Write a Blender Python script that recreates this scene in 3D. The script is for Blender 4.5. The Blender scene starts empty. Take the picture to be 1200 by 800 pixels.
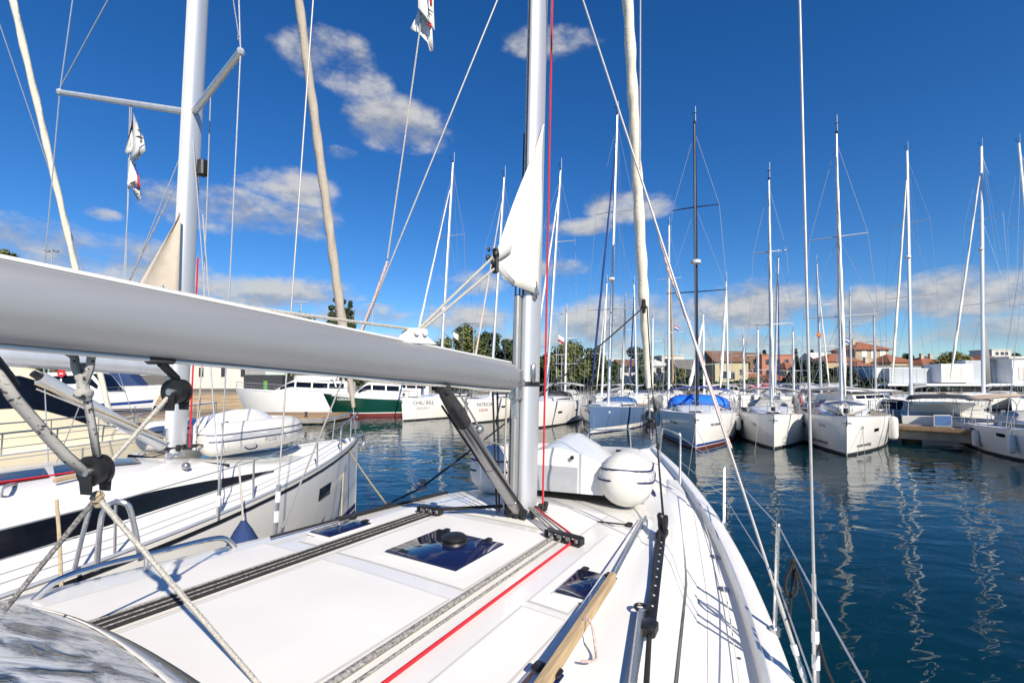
import bpy, bmesh, math, random
from mathutils import Vector, Matrix
random.seed(7)
PI = math.pi
SC = bpy.context.scene
COL = SC.collection
V = Vector

# ------------------------------------------------------------------ camera model (used to measure the place from the photo)
FPX, H, HY = 540.0, 3.1, 445.0
PIT = math.radians(1.5)
CY = HY - FPX * math.tan(PIT)      # the lens axis meets the picture here (a slightly shifted lens)
CP, SP = math.cos(PIT), math.sin(PIT)
def ray(px, py):
    x = (px - 600) / FPX; z = (CY - py) / FPX
    return V((x, CP - SP * z, SP + CP * z))
def U(px, py, d):
    r = ray(px, py); return V((r.x / r.y * d, d, H + r.z / r.y * d))
def Z(px, py, z):
    r = ray(px, py); t = (z - H) / r.z
    return V((r.x * t, r.y * t, z))

# ------------------------------------------------------------------ materials
MATS = {}
def mat(name, col, rough=.5, metal=0., var=.06, scale=6., bump=0., bscale=40., coat=0., spec=.5, stretch=None, trans=0., sheen=0., alpha=1.):
    if name in MATS: return MATS[name]
    m = bpy.data.materials.new(name); m.use_nodes = True
    nt = m.node_tree; b = nt.nodes['Principled BSDF']
    b.inputs['Roughness'].default_value = rough; b.inputs['Metallic'].default_value = metal
    b.inputs['Coat Weight'].default_value = coat; b.inputs['Specular IOR Level'].default_value = spec
    b.inputs['Transmission Weight'].default_value = trans; b.inputs['Alpha'].default_value = alpha
    tc = nt.nodes.new('ShaderNodeTexCoord'); mp = nt.nodes.new('ShaderNodeMapping')
    nt.links.new(tc.outputs['Object'], mp.inputs['Vector'])
    if stretch: mp.inputs['Scale'].default_value = stretch
    n = nt.nodes.new('ShaderNodeTexNoise'); n.inputs['Scale'].default_value = scale; n.inputs['Detail'].default_value = 5
    nt.links.new(mp.outputs['Vector'], n.inputs['Vector'])
    r = nt.nodes.new('ShaderNodeValToRGB')
    r.color_ramp.elements[0].position = .3; r.color_ramp.elements[1].position = .7
    r.color_ramp.elements[0].color = (*[max(0, c * (1 - var)) for c in col], 1)
    r.color_ramp.elements[1].color = (*[min(1, c * (1 + var)) for c in col], 1)
    nt.links.new(n.outputs['Fac'], r.inputs['Fac']); nt.links.new(r.outputs['Color'], b.inputs['Base Color'])
    mr = nt.nodes.new('ShaderNodeMapRange'); mr.inputs['To Min'].default_value = rough * .8; mr.inputs['To Max'].default_value = min(1, rough * 1.25)
    nt.links.new(n.outputs['Fac'], mr.inputs['Value']); nt.links.new(mr.outputs['Result'], b.inputs['Roughness'])
    if bump:
        n2 = nt.nodes.new('ShaderNodeTexNoise'); n2.inputs['Scale'].default_value = bscale; n2.inputs['Detail'].default_value = 3
        nt.links.new(mp.outputs['Vector'], n2.inputs['Vector'])
        bp = nt.nodes.new('ShaderNodeBump'); bp.inputs['Strength'].default_value = bump; bp.inputs['Distance'].default_value = .02
        nt.links.new(n2.outputs['Fac'], bp.inputs['Height']); nt.links.new(bp.outputs['Normal'], b.inputs['Normal'])
    MATS[name] = m
    return m
WHITE = mat('gelcoat white', (.75, .735, .70), .22, var=.03, scale=2.5, coat=.3)
DECK = mat('deck white', (.78, .765, .73), .62, var=.03, scale=3)
NONSKID = mat('nonskid cream', (.765, .745, .705), .6, var=.03, scale=2, bump=.12, bscale=260)
SEAM = mat('panel seam grey', (.52, .52, .5), .6)
CREAM = mat('cream gelcoat', (.72, .64, .47), .35, var=.04, scale=2)
ALU = mat('anodised aluminium', (.62, .64, .66), .42, metal=.55, var=.05, scale=1.5, stretch=(6, 6, .25))
ALUB = mat('boom aluminium', (.36, .365, .37), .42, metal=.5, var=.06, scale=2.5, stretch=(.35, 3, 3))
ALUW = mat('white painted mast', (.74, .74, .72), .35, metal=.1, var=.04, scale=1)
ALUG = mat('grey mast', (.42, .43, .44), .4, metal=.5, var=.06, scale=1)
TAN_MAST = mat('brown varnished mast', (.38, .27, .15), .45, var=.1)
NAVYM = mat('navy painted mast', (.012, .016, .035), .3, var=.1, scale=1)
STEEL = mat('stainless steel', (.55, .55, .55), .26, metal=.85, var=.05, scale=20)
STAY = mat('dull steel rod', (.46, .45, .44), .5, metal=.35, var=.08, scale=30)
WIRE = mat('steel wire', (.55, .55, .55), .4, metal=.7, var=.1, scale=60)
BLACK = mat('black plastic', (.012, .012, .013), .45, var=.3, scale=30)
RUBBER = mat('dark rubber', (.03, .03, .032), .7, var=.3, scale=20)
VANG = mat('grey anodised tube', (.36, .36, .365), .30, metal=.85, var=.06, scale=3)
GLASS = mat('dark glazing', (.004, .005, .009), .10, var=.3, scale=3, spec=.3)
GLASSB = mat('dark blue hatch glass', (.008, .012, .05), .05, var=.25, scale=3, spec=.7)
ROPEW = mat('white rope', (.46, .44, .39), .85, var=.2, scale=90, bump=.6, bscale=160)
ROPEG = mat('grey braided rope', (.26, .25, .235), .85, var=.65, scale=75, bump=.6, bscale=160)
ROPEK = mat('black rope', (.014, .014, .016), .8, var=.5, scale=80, bump=.5, bscale=150)
ROPER = mat('red rope', (.55, .012, .025), .75, var=.15, scale=80, bump=.4, bscale=150)
ROPEP = mat('white rope with red fleck', (.62, .46, .44), .85, var=.35, scale=70, bump=.6, bscale=140)
ROPET = mat('tan rope', (.45, .37, .24), .9, var=.25, scale=70, bump=.6, bscale=120)
STRAP = mat('grey webbing', (.25, .245, .23), .85, var=.55, scale=60, bump=.12, bscale=200)
SAIL = mat('white sailcloth', (.70, .675, .62), .7, var=.03, scale=4, bump=.25, bscale=9)
SAILC = mat('cream sailcloth', (.78, .72, .59), .75, var=.08, scale=6, bump=.3, bscale=14)
SAILT = mat('tan sun strip sailcloth', (.48, .42, .345), .8, var=.06, scale=6, bump=.3, bscale=12)
SAILN = mat('navy sun strip sailcloth', (.008, .03, .13), .8, var=.2, scale=6, bump=.3, bscale=14)
SAILG = mat('grey canvas', (.22, .22, .22), .85, var=.12, scale=6, bump=.3, bscale=20)
CHAR = mat('charcoal canvas', (.022, .023, .026), .85, var=.2, scale=6, bump=.3, bscale=20)
BLUEC = mat('bright blue canvas', (.008, .16, .72), .75, var=.15, scale=4, bump=.4, bscale=12)
PURP = mat('faded purple blue canvas', (.10, .12, .40), .8, var=.15, scale=4, bump=.3, bscale=12)
NAVYC = mat('navy canvas', (.012, .035, .12), .8, var=.2, scale=5, bump=.3, bscale=15)
MIDBLUE = mat('mid blue canvas', (.025, .10, .28), .8, var=.15, scale=5, bump=.3, bscale=15)
BEIGE = mat('beige canvas', (.55, .42, .30), .85, var=.08, scale=5, bump=.3, bscale=15)
GREYC = mat('light grey canvas', (.42, .42, .41), .85, var=.08, scale=5, bump=.3, bscale=15)
WCANV = mat('white canvas', (.72, .70, .66), .8, var=.05, scale=5, bump=.3, bscale=15)
REDC = mat('red canvas', (.55, .02, .015), .8, var=.15, scale=5)
PVC = mat('white hypalon', (.66, .645, .60), .42, var=.04, scale=5)
PVCG = mat('grey hypalon', (.40, .41, .43), .5, var=.05, scale=5)
GREYP = mat('grey transom board', (.34, .35, .37), .6, var=.06, scale=10)
NAVY = mat('navy stripe', (.01, .014, .07), .5)
BLUEH = mat('blue hull paint', (.085, .145, .265), .22, var=.08, scale=.8, coat=.4)
GREENH = mat('green hull paint', (.003, .042, .027), .2, var=.1, scale=.8, coat=.4)
REDB = mat('red antifouling', (.13, .018, .016), .6, var=.2, scale=2)
DARKB = mat('dark antifouling', (.02, .02, .022), .7, var=.2, scale=2)
BLUEB = mat('blue boot stripe', (.01, .04, .20), .4)
TEAK = mat('bare teak', (.40, .29, .165), .6, var=.22, scale=9, stretch=(.25, 5, 5), bump=.2, bscale=20)
TEAKG = mat('weathered teak', (.33, .27, .20), .7, var=.2, scale=6, stretch=(.3, 5, 5))
VINYL = mat('clear vinyl window', (.16, .18, .2), .12, var=.5, scale=5, alpha=.45)
PINK = mat('letter red', (.45, .05, .05), .5)
LETTER = mat('letter dark', (.03, .03, .035), .5)
LETTERG = mat('letter grey', (.25, .25, .27), .5)
LETTERW = mat('letter white', (.75, .75, .75), .5)
FABW = mat('white flag cloth', (.78, .77, .75), .8, var=.04, scale=8)
FABR = mat('red flag cloth', (.55, .02, .03), .8)
FABB = mat('blue flag cloth', (.02, .05, .3), .8)

# crinkled vinyl: pale and dark torn-looking reflections are painted into its base colour
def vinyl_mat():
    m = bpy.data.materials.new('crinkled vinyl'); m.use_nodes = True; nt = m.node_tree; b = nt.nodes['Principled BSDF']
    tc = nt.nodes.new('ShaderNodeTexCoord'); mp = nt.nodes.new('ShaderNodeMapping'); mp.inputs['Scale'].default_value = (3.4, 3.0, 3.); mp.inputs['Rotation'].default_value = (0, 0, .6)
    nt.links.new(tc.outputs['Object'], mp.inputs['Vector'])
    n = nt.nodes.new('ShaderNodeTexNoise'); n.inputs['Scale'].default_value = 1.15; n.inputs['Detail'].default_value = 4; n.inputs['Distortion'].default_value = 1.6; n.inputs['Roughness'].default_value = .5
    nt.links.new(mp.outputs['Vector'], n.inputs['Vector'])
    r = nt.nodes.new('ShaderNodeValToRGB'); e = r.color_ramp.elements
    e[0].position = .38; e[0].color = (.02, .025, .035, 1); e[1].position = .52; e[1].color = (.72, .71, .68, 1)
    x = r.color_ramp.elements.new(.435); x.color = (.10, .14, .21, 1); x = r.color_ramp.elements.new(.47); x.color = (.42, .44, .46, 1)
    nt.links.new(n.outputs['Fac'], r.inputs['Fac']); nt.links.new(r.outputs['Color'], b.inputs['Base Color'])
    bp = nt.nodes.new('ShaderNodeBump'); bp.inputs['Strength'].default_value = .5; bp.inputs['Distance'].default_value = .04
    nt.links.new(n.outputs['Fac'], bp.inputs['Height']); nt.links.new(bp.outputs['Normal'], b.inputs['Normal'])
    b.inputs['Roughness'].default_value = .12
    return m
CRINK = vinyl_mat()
_r = [n for n in STRAP.node_tree.nodes if n.type == 'VALTORGB'][0].color_ramp      # pale webbing with sparse dark flecks
_r.elements[0].position = .36; _r.elements[0].color = (.02, .02, .02, 1); _r.elements[1].position = .41; _r.elements[1].color = (.33, .325, .31, 1)

# ------------------------------------------------------------------ objects
INV = {}
def new_empty(name, loc, rz):
    o = bpy.data.objects.new(name, None); COL.objects.link(o)
    o.empty_display_size = .2
    o.location = loc; o.rotation_euler = (0, 0, rz)
    INV[o.name] = (Matrix.Translation(loc) @ Matrix.Rotation(rz, 4, 'Z')).inverted()
    return o
LABELS = {}
def tag(o, label, cat, group=None, kind=None):
    o['label'] = label; o['category'] = cat
    if group: o['group'] = group
    if kind: o['kind'] = kind
    return o
def thing(name, label, cat, loc=(0, 0, 0), rz=0., group=None):
    return tag(new_empty(name, V(loc), rz), label, cat, group)
def struct(o): o['kind'] = 'structure'; return o

class MB:
    """collects geometry of ONE part"""
    def __init__(s): s.v = []; s.f = []; s.m = []; s.sm = []
    def add(s, vs, fs, mi=0, smooth=False):
        k = len(s.v); s.v += [V(p) for p in vs]
        for f in fs: s.f.append([i + k for i in f]); s.m.append(mi); s.sm.append(smooth)
        return s
    def grid(s, rows, mi=0, smooth=True, closed=False):
        n = len(rows[0]); vs = [p for r in rows for p in r]; fs = []
        for i in range(len(rows) - 1):
            for j in range(n - (0 if closed else 1)):
                a = i * n + j; b = i * n + (j + 1) % n
                fs.append((a, b, b + n, a + n))
        return s.add(vs, fs, mi, smooth)
    def tube(s, pts, r, seg=8, mi=0, caps=True, oval=None, twist=None):
        pts = [V(p) for p in pts]; n = len(pts)
        rs = r if isinstance(r, (list, tuple)) else [r] * n
        t0 = (pts[1] - pts[0]).normalized()
        ref = V((0, 0, 1)) if abs(t0.z) < .9 else V((0, 1, 0))
        if oval: ref = V(oval[0])
        a = t0.cross(ref).normalized(); rows = []
        for i, p in enumerate(pts):
            t = (pts[min(i + 1, n - 1)] - pts[max(i - 1, 0)])
            if t.length < 1e-9: t = t0
            t = t.normalized()
            a = (a - t * a.dot(t)).normalized(); b = t.cross(a)
            row = []
            for j in range(seg):
                th = 2 * PI * j / seg; rr = rs[i]
                if twist: rr *= 1 + .10 * twist[0] * math.cos(th - twist[1] * i) + .8 * twist[0] * math.cos(2 * th - twist[1] * i) + .35 * twist[0] * math.cos(3 * th - twist[1] * 1.4 * i)
                ka, kb = (1, 1) if not oval else (oval[1], oval[2])
                row.append(p + a * (rr * ka * math.cos(th)) + b * (rr * kb * math.sin(th)))
            rows.append(row)
        s.grid(rows, mi, True, closed=True)
        if caps:
            s.add(rows[0], [list(range(seg))[::-1]], mi); s.add(rows[-1], [list(range(seg))], mi)
        return s
    def box(s, c, size, mi=0, M=None, bev=0.):
        x, y, z = [k / 2 for k in size]; c = V(c)
        if bev:
            b = bev
            ring = [(-x + b, -y), (x - b, -y), (x, -y + b), (x, y - b), (x - b, y), (-x + b, y), (-x, y - b), (-x, -y + b)]
            def sh(k): return [((px) * k[0], (py) * k[1]) for px, py in ring]
            lv = [(-z, ((x - b) / x, (y - b) / y)), (-z + b, (1, 1)), (z - b, (1, 1)), (z, ((x - b) / x, (y - b) / y))]
            rows = [[V((px, py, zz)) for px, py in sh(k)] for zz, k in lv]
            if M: rows = [[M @ p for p in r] for r in rows]
            rows = [[p + c for p in r] for r in rows]
            s.grid(rows, mi, False, closed=True); s.add(rows[0], [list(range(8))[::-1]], mi); s.add(rows[-1], [list(range(8))], mi)
            return s
        vs = [V((sx * x, sy * y, sz * z)) for sz in (-1, 1) for sx, sy in ((-1, -1), (1, -1), (1, 1), (-1, 1))]
        if M: vs = [M @ p for p in vs]
        return s.add([p + c for p in vs], [(3, 2, 1, 0), (4, 5, 6, 7), (0, 1, 5, 4), (1, 2, 6, 5), (2, 3, 7, 6), (3, 0, 4, 7)], mi)
    def cyl(s, p0, p1, r, seg=12, mi=0, r2=None): return s.tube([p0, p1], [r, r if r2 is None else r2], seg, mi)
    def ball(s, c, r, seg=10, mi=0, sc=(1, 1, 1)):
        c = V(c); rows = []
        for i in range(seg // 2 + 1):
            ph = PI * i / (seg // 2)
            rr = max(math.sin(ph), .001)
            rows.append([c + V((r * sc[0] * rr * math.cos(2 * PI * j / seg), r * sc[1] * rr * math.sin(2 * PI * j / seg), -r * sc[2] * math.cos(ph))) for j in range(seg)])
        return s.grid(rows, mi, True, closed=True)
    def poly(s, pts, mi=0): return s.add(pts, [list(range(len(pts)))], mi)
    def prism(s, pts, off, mi=0):
        n = len(pts); off = V(off); a = [V(p) for p in pts]; b = [p + off for p in a]
        s.add(a + b, [list(range(n))[::-1], [n + i for i in range(n)]] + [(i, (i + 1) % n, n + (i + 1) % n, n + i) for i in range(n)], mi); return s
    def build(s, name, mats, parent=None, world=False, angle=40, label=None, solid=0., sub=0):
        me = bpy.data.meshes.new(name)
        vs = s.v
        if parent is not None and world:
            r = parent
            while r.name not in INV: r = r.parent
            vs = [INV[r.name] @ p for p in vs]
        me.from_pydata([tuple(p) for p in vs], [], s.f)
        mats = mats if isinstance(mats, (list, tuple)) else [mats]
        for m in mats: me.materials.append(m)
        me.polygons.foreach_set('material_index', s.m)
        bm = bmesh.new(); bm.from_mesh(me); bmesh.ops.remove_doubles(bm, verts=bm.verts, dist=1e-5); bmesh.ops.recalc_face_normals(bm, faces=bm.faces); bm.to_mesh(me); bm.free()
        me.polygons.foreach_set('use_smooth', [True] * len(me.polygons))
        me.set_sharp_from_angle(angle=math.radians(angle))
        o = bpy.data.objects.new(name, me); COL.objects.link(o)
        if parent is not None: o.parent = parent
        if label: o['label'] = label
        if solid:
            md = o.modifiers.new('thickness', 'SOLIDIFY'); md.thickness = solid; md.offset = 0
        return o

def lerp(a, b, t): return a + (b - a) * t
def smooth(t): t = max(0, min(1, t)); return t * t * (3 - 2 * t)
def sag(p, q, s=0., n=8):
    p, q = V(p), V(q)
    return [p.lerp(q, i / n) - V((0, 0, s * 4 * (i / n) * (1 - i / n))) for i in range(n + 1)]
def spline(pts, k=6):
    pts = [V(p) for p in pts]; out = []
    P = [pts[0] * 2 - pts[1]] + pts + [pts[-1] * 2 - pts[-2]]
    for i in range(1, len(P) - 2):
        for j in range(k):
            t = j / k; a, b, c, d = P[i - 1], P[i], P[i + 1], P[i + 2]
            out.append(.5 * ((2 * b) + (c - a) * t + (2 * a - 5 * b + 4 * c - d) * t * t + (3 * b - a - 3 * c + d) * t ** 3))
    return out + [pts[-1]]

def text_part(txt, size, fn, m, parent, name='lettering', bold=0.):
    """flat letters laid onto a surface: fn(x, y) -> local point"""
    cu = bpy.data.curves.new('t', 'FONT'); cu.body = txt; cu.size = size; cu.resolution_u = 3; cu.offset = bold
    ob = bpy.data.objects.new('t', cu); COL.objects.link(ob)
    bpy.context.view_layer.update()
    me = bpy.data.meshes.new_from_object(ob.evaluated_get(bpy.context.evaluated_depsgraph_get()))
    bpy.data.objects.remove(ob); bpy.data.curves.remove(cu)
    for v in me.vertices: v.co = fn(v.co.x, v.co.y)
    me.name = name; me.materials.clear(); me.materials.append(m)
    o = bpy.data.objects.new(name, me); COL.objects.link(o); o.parent = parent
    return o

# ------------------------------------------------------------------ hull shape
class Hull:
    def __init__(s, L, B, J, fb, fs, stern=.82, rake=.25, k=.12, um=.42, pw=2.0):
        s.L, s.B, s.J, s.fb, s.fs, s.stern, s.rake, s.k, s.um, s.pw = L, B, J, fb, fs, stern, rake, k, um, pw
    def u(s, x): return (x - (s.J - s.L)) / s.L
    def half(s, x):
        u = max(0, min(1, s.u(x)))
        if u < s.um: return s.B / 2 * (1 - (1 - s.stern) * ((s.um - u) / s.um) ** 2)
        return max(s.B / 2 * (1 - ((u - s.um) / (1 - s.um)) ** s.pw), .012)
    def sheer(s, x):
        u = max(0, min(1, s.u(x))); return s.fs + (s.fb - s.fs) * u ** 1.8
    def side(s, x, z, off=0., sd=1):
        """point on the hull side at station x, height z (local)"""
        zt = s.sheer(x); v = (zt - z) / (zt + .35); u = max(0, min(1, s.u(x))); t = max(0, (u - s.um) / (1 - s.um))
        w = s.half(x) * (1 - (s.k + .42 * t * t) * v ** 1.6) + off
        return V((x - s.rake * v * t ** 4 * 1.2, sd * w, z))
    def stations(s, n=26):
        return [s.J - s.L + s.L * (1 - (1 - i / n) ** 1.5) for i in range(n + 1)]
    def build(s, root, hm, topside=None, boot=None, keel=DARKB, deckm=DECK, railm=ALU, n=26, rail_in=.02, rail_up=.015):
        h = MB(); xs = s.stations(n); vs = [0, .04, .15, .3, .5, .7, .85, 1]
        for sd in (1, -1):
            h.grid([[s.side(x, s.sheer(x) - v * (s.sheer(x) + .35), 0, sd) for v in vs] for x in xs])
        x0 = xs[0]
        L_ = [s.side(x0, s.sheer(x0) - v * (s.sheer(x0) + .35), 0, 1) for v in vs]; R_ = [V((p.x, -p.y, p.z)) for p in L_]
        h.grid([L_, R_], smooth=False)
        h.add([s.side(x, -.35, 0, 1) for x in xs] + [s.side(x, -.35, 0, -1) for x in xs], [(i, i + 1, len(xs) + i + 1, len(xs) + i) for i in range(len(xs) - 1)])
        hull = h.build('hull', hm, root)
        if boot: s.band(hull, 'boot_stripe', boot, lambda x: .10 + .03 * s.u(x), lambda x: .20 + .05 * s.u(x), s.J - s.L + .05, s.J - .04, .004)
        if keel: s.band(hull, 'waterline_stripe', keel, lambda x: -.3, lambda x: .07 + .03 * s.u(x), s.J - s.L + .05, s.J - .02, .006)
        d = MB()
        d.grid([[V((x, w * s.half(x) * .998, s.sheer(x) - .012 + .05 * (1 - w * w))) for w in [k / 6 - 1 for k in range(13)]] for x in xs])
        d.build('deck', deckm, root)
        for sd in (1, -1):
            r = MB(); r.tube([V((x, sd * max(s.half(x) - rail_in, .01), s.sheer(x) + rail_up)) for x in xs], .02, 6)
            r.build('toe_rail', railm, root)
        return hull
    def band(s, parent, name, m, z0, z1, x0, x1, off=.005, sides=(1, -1), n=24):
        f0 = z0 if callable(z0) else (lambda x: z0); f1 = z1 if callable(z1) else (lambda x: z1)
        mb = MB()
        for sd in sides:
            rows = []
            for i in range(n + 1):
                x = lerp(x0, x1, i / n)
                rows.append([s.side(x, lerp(f0(x), f1(x), j / 3), off, sd) for j in range(4)])
            mb.grid(rows)
        return mb.build(name, m, parent)
    def port(s, parent, x, z, w=.55, h=.14, sd=1, m=None):
        mb = MB(); mb.grid([[s.side(x + dx, z + dz, .006, sd) for dz in (-h / 2, h / 2)] for dx in (-w / 2, 0, w / 2)])
        return mb.build('hull_window', m or GLASS, parent)
    def text(s, parent, txt, x, z, size, m, sd, name='name_lettering', bold=0.):
        # sd=+1 port side: text runs from bow towards the stern (seen from outside); sd=-1: stern to bow
        return text_part(txt, size, lambda a, b: s.side(x - a * sd, z + b, .008, sd), m, parent, name, bold)

def arch(mb, x0, x1, w0, w1, z0, z1, hh0, hh1, n=8, m=10, drop=.25, mi=0):
    """canvas arch from station x0 to x1"""
    rows = []
    for i in range(n + 1):
        t = i / n; x = lerp(x0, x1, t); w = lerp(w0, w1, t); zb = lerp(z0, z1, t); hh = lerp(hh0, hh1, math.sqrt(t))
        row = []
        for j in range(m + 1):
            a = PI * j / m; c = math.cos(a); sn = math.sin(a)
            row.append(V((x, w * (abs(c) ** .6) * (1 if c > 0 else -1), zb + hh * sn ** .55)))
        rows.append(row)
    mb.grid(rows, mi)
    return mb

def coachroof(root, hu, x0, x1, hgt, frac=.62, m=WHITE, win=GLASS, wx=None, wz=(.19, .59)):
    xs = [lerp(x0, x1, i / 14) for i in range(15)]
    def sec(x):
        t = (x - x0) / (x1 - x0); w = min(hu.half(x) * frac, hu.B / 2 * frac) ; zd = hu.sheer(x)
        hh = hgt * (1 - smooth((t - .45) / .55)) + .02
        if t > .85: w *= 1 - .4 * ((t - .85) / .15)
        return w, zd, hh
    mb = MB(); rows = []
    for x in xs:
        w, zd, hh = sec(x)
        pr = [(1.0, -.02), (.955, .55), (.90, .85), (.8, 1.0), (.4, 1.12), (0, 1.16)]
        rows.append([V((x, w * a, zd + hh * b)) for a, b in pr] + [V((x, -w * a, zd + hh * b)) for a, b in pr[-2::-1]])
    mb.grid(rows); mb.add(rows[0], [list(range(len(rows[0])))])
    o = mb.build('coachroof', m, root)
    wa, wb = wx or (x0 + .5, lerp(x0, x1, .68))
    for sd in (1, -1):
        g = MB(); r2 = []
        for i in range(9):
            x = lerp(wa, wb, i / 8); w, zd, hh = sec(x); k = 1 - .75 * (i / 8) ** 3
            r2.append([V((x, sd * (w * lerp(.995, .955, b / .55) + .012), zd + hh * b)) for b in (lerp(.45, wz[0], k), lerp(.47, wz[1], k))])
        g.grid(r2); g.build('side_window', win, o)
    return sec

def rig(root, hu, top, mastm=ALU, rm=.085, spread=(.36, .68), sw=.9, genoa=SAIL, gr=.085, boomlen=4.2, cover=None, sailpiece=None, radar=None, gtop=.93, deckz=None, shroud=WIRE, ant=1, detail=True):
    """mast, spreaders, shrouds, boom, furled genoa. top = local mast top"""
    z0 = deckz if deckz is not None else hu.sheer(0) + .35
    base = V((0, 0, z0)); top = V(top)
    at = lambda t: base.lerp(top, t)
    mb = MB(); mb.tube([base, at(.6), top], [rm, rm, rm * .72], 10, oval=(V((0, 1, 0)), 1.35, .95))
    mast = mb.build('mast', mastm, root)
    t = MB(); t.box(at(1) + V((0, 0, .04)), (.3, .12, .07)); t.tube([top + V((.2, 0, 0)), top + V((.45, 0, .25)), top + V((.62, 0, .25))], .012, 5)
    t.tube([top + V((.5, -.1, .3)), top + V((.5, .1, .3))], .02, 5)
    t.build('wind_vane', BLACK, mast)
    if ant:
        t = MB(); t.tube([top + V((-.1, .05, 0)), top + V((-.12, .05, 1.0))], .014, 5); t.build('aerial', WHITE, mast)
    ch = hu.half(-.4) * .96
    tips = {}
    for k, f in enumerate(spread):
        for sd in (1, -1):
            p = at(f); w = min(sw, ch) * (1 - .22 * k); tip = p + V((-.25, sd * w, .06)); tips[(k, sd)] = tip
            m_ = MB(); m_.tube([p, tip], [.035, .022], 6); m_.build('spreader', mastm, mast)
    for sd in (1, -1):
        cp = V((-.35, sd * ch, hu.sheer(-.35)))
        w = MB(); pts = [cp] + [tips[(k, sd)] for k in range(len(spread))] + [at(.97)]
        w.tube(pts, .011, 5, caps=False); w.tube([cp + V((.0, -sd * .04, 0)), at(spread[0] - .01)], .009, 5, caps=False)
        for k in range(len(spread) - 1): w.tube([tips[(k, sd)], at(spread[k + 1])], .008, 5, caps=False)
        w.build('shroud', shroud, root)
    fs = V((hu.J - .25, 0, hu.sheer(hu.J) + .05)); fa = at(gtop)
    if genoa:
        g = MB(); n = 30
        g.tube([fs.lerp(fa, lerp(.06, .94, i / n)) + V((.006 * math.sin(i), .005 * math.cos(i * 1.7), 0)) for i in range(n + 1)], [.74 * gr * (.35 + .65 * min(1, i / 4)) * lerp(1.0, .5, i / n) for i in range(n + 1)], 8, twist=(.10, 1.1))
        g.build('furled_genoa', genoa, root)
        g = MB(); g.cyl(fs + V((-.02, 0, .1)), fs + V((-.04, 0, .28)), .09, 10); g.build('furler_drum', BLACK, root)
    w = MB(); w.tube([fs, fa], .012, 5, caps=False); w.build('forestay', shroud, root)
    bs = V((hu.J - hu.L + .1, 0, hu.sheer(hu.J - hu.L)))
    w = MB(); w.tube([bs, top], .009, 5, caps=False); w.build('backstay', shroud, root)
    # boom
    if boomlen:
        g0 = at(0) + V((-.12, 0, .8)); g1 = g0 + V((-boomlen, 0, .12))
        b = MB(); b.tube([g0, g0.lerp(g1, .5), g1], [.07, .085, .08], 8); bo = b.build('boom', mastm if mastm is not NAVYM else ALUW, root)
        if cover:
            c = MB(); c.tube([g0.lerp(g1, i / 8) + V((.1 if i == 0 else 0, 0, .12 + .10 * (1 - i / 8))) for i in range(9)], [.17 * (1 - .45 * i / 8) + (.06 if i == 0 else 0) for i in range(9)], 8); c.build('sail_cover', cover, root)
        if sailpiece:
            c = MB(); p0 = g0 + V((-.05, 0, .15)); c.add([p0, p0 + V((-1.6, 0, .2)), at(.34) + V((-.08, 0, 0))], [(0, 1, 2)]); c.build('mainsail', sailpiece, root, solid=.02)
        w = MB(); w.tube([g1, top], .008, 5, caps=False); w.build('topping_lift', shroud, root)
        v = MB(); v.tube([base + V((-.12, 0, .15)), g0.lerp(g1, .3)], .03, 6); v.build('boom_vang', ALUG, root)
    if radar:
        p = at(radar) + V((.28, 0, 0)); m_ = MB()
        m_.tube([p + V((0, 0, -.1)), p + V((0, 0, -.06)), p + V((0, 0, .08)), p + V((0, 0, .13))], [.18, .25, .25, .15], 12); m_.box(p + V((-.15, 0, -.08)), (.25, .08, .06))
        m_.build('radar_dome', WHITE, mast)
    return at

def rails(root, hu, x1, x0, n=4, pulp=1.1, stern=True):
    """pulpit, stanchions and lifelines"""
    xb = hu.J - .12
    def e(x, dz, sd, ins=.07): return V((x, sd * max(hu.half(x) - ins, .08), hu.sheer(x) + dz))
    p = MB()
    for sd in (1, -1):
        p.tube(spline([e(xb - pulp, 0, sd), e(xb - pulp + .05, .48, sd), e(xb - .45, .52, sd), e(xb + .02, .6, sd)], 4), .016, 6)
        p.tube([e(xb - .45, 0, sd), e(xb - .4, .52, sd)], .015, 6)
    p.tube([e(xb + .02, .5, 1), e(xb + .02, .5, -1)], .016, 6)
    p.build('pulpit', STEEL, root)
    xs = [lerp(x1, x0, i / (n - 1)) for i in range(n)]
    for sd in (1, -1):
        for x in xs:
            m_ = MB(); m_.tube([e(x, 0, sd), e(x, .52, sd)], .014, 6); m_.build('stanchion', STEEL, root)
        for dz in (.5, .27):
            w = MB(); w.tube([e(xb - pulp, dz, sd)] + [e(x, dz, sd) for x in xs], .007, 5, caps=False); w.build('lifeline', WIRE, root)
    if stern:
        xq = hu.J - hu.L + .15; p = MB()
        for sd in (1, -1):
            p.tube(spline([e(xs[-1] - .4, 0, sd), e(xs[-1] - .4, .6, sd), e(xq, .52, sd), V((xq, sd * .5, hu.sheer(xq) + .52))], 4), .015, 6)
            p.tube([e(xq, 0, sd), e(xq, .52, sd)], .015, 6)
        p.build('pushpit', STEEL, root)

def place(bow, mastpx, J, wl=0.):
    """bow=(px,py) of the stem at the waterline -> root location and heading"""
    P = Z(bow[0], bow[1], wl); k = ray(mastpx, 440); k = V((k.x / k.y, 1, 0))
    # |k*d - P|^2 = J^2, larger d
    a = k.x ** 2 + 1; b = -2 * (k.x * P.x + P.y); c = P.x ** 2 + P.y ** 2 - J * J
    D = max(b * b - 4 * a * c, 0); d = (-b + math.sqrt(D)) / (2 * a)
    M = k * d; f = V((P.x - M.x, P.y - M.y, 0))
    return V((M.x, M.y, 0)), math.atan2(f.y, f.x), d
def local(root, p): return INV[root.name] @ p

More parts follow.
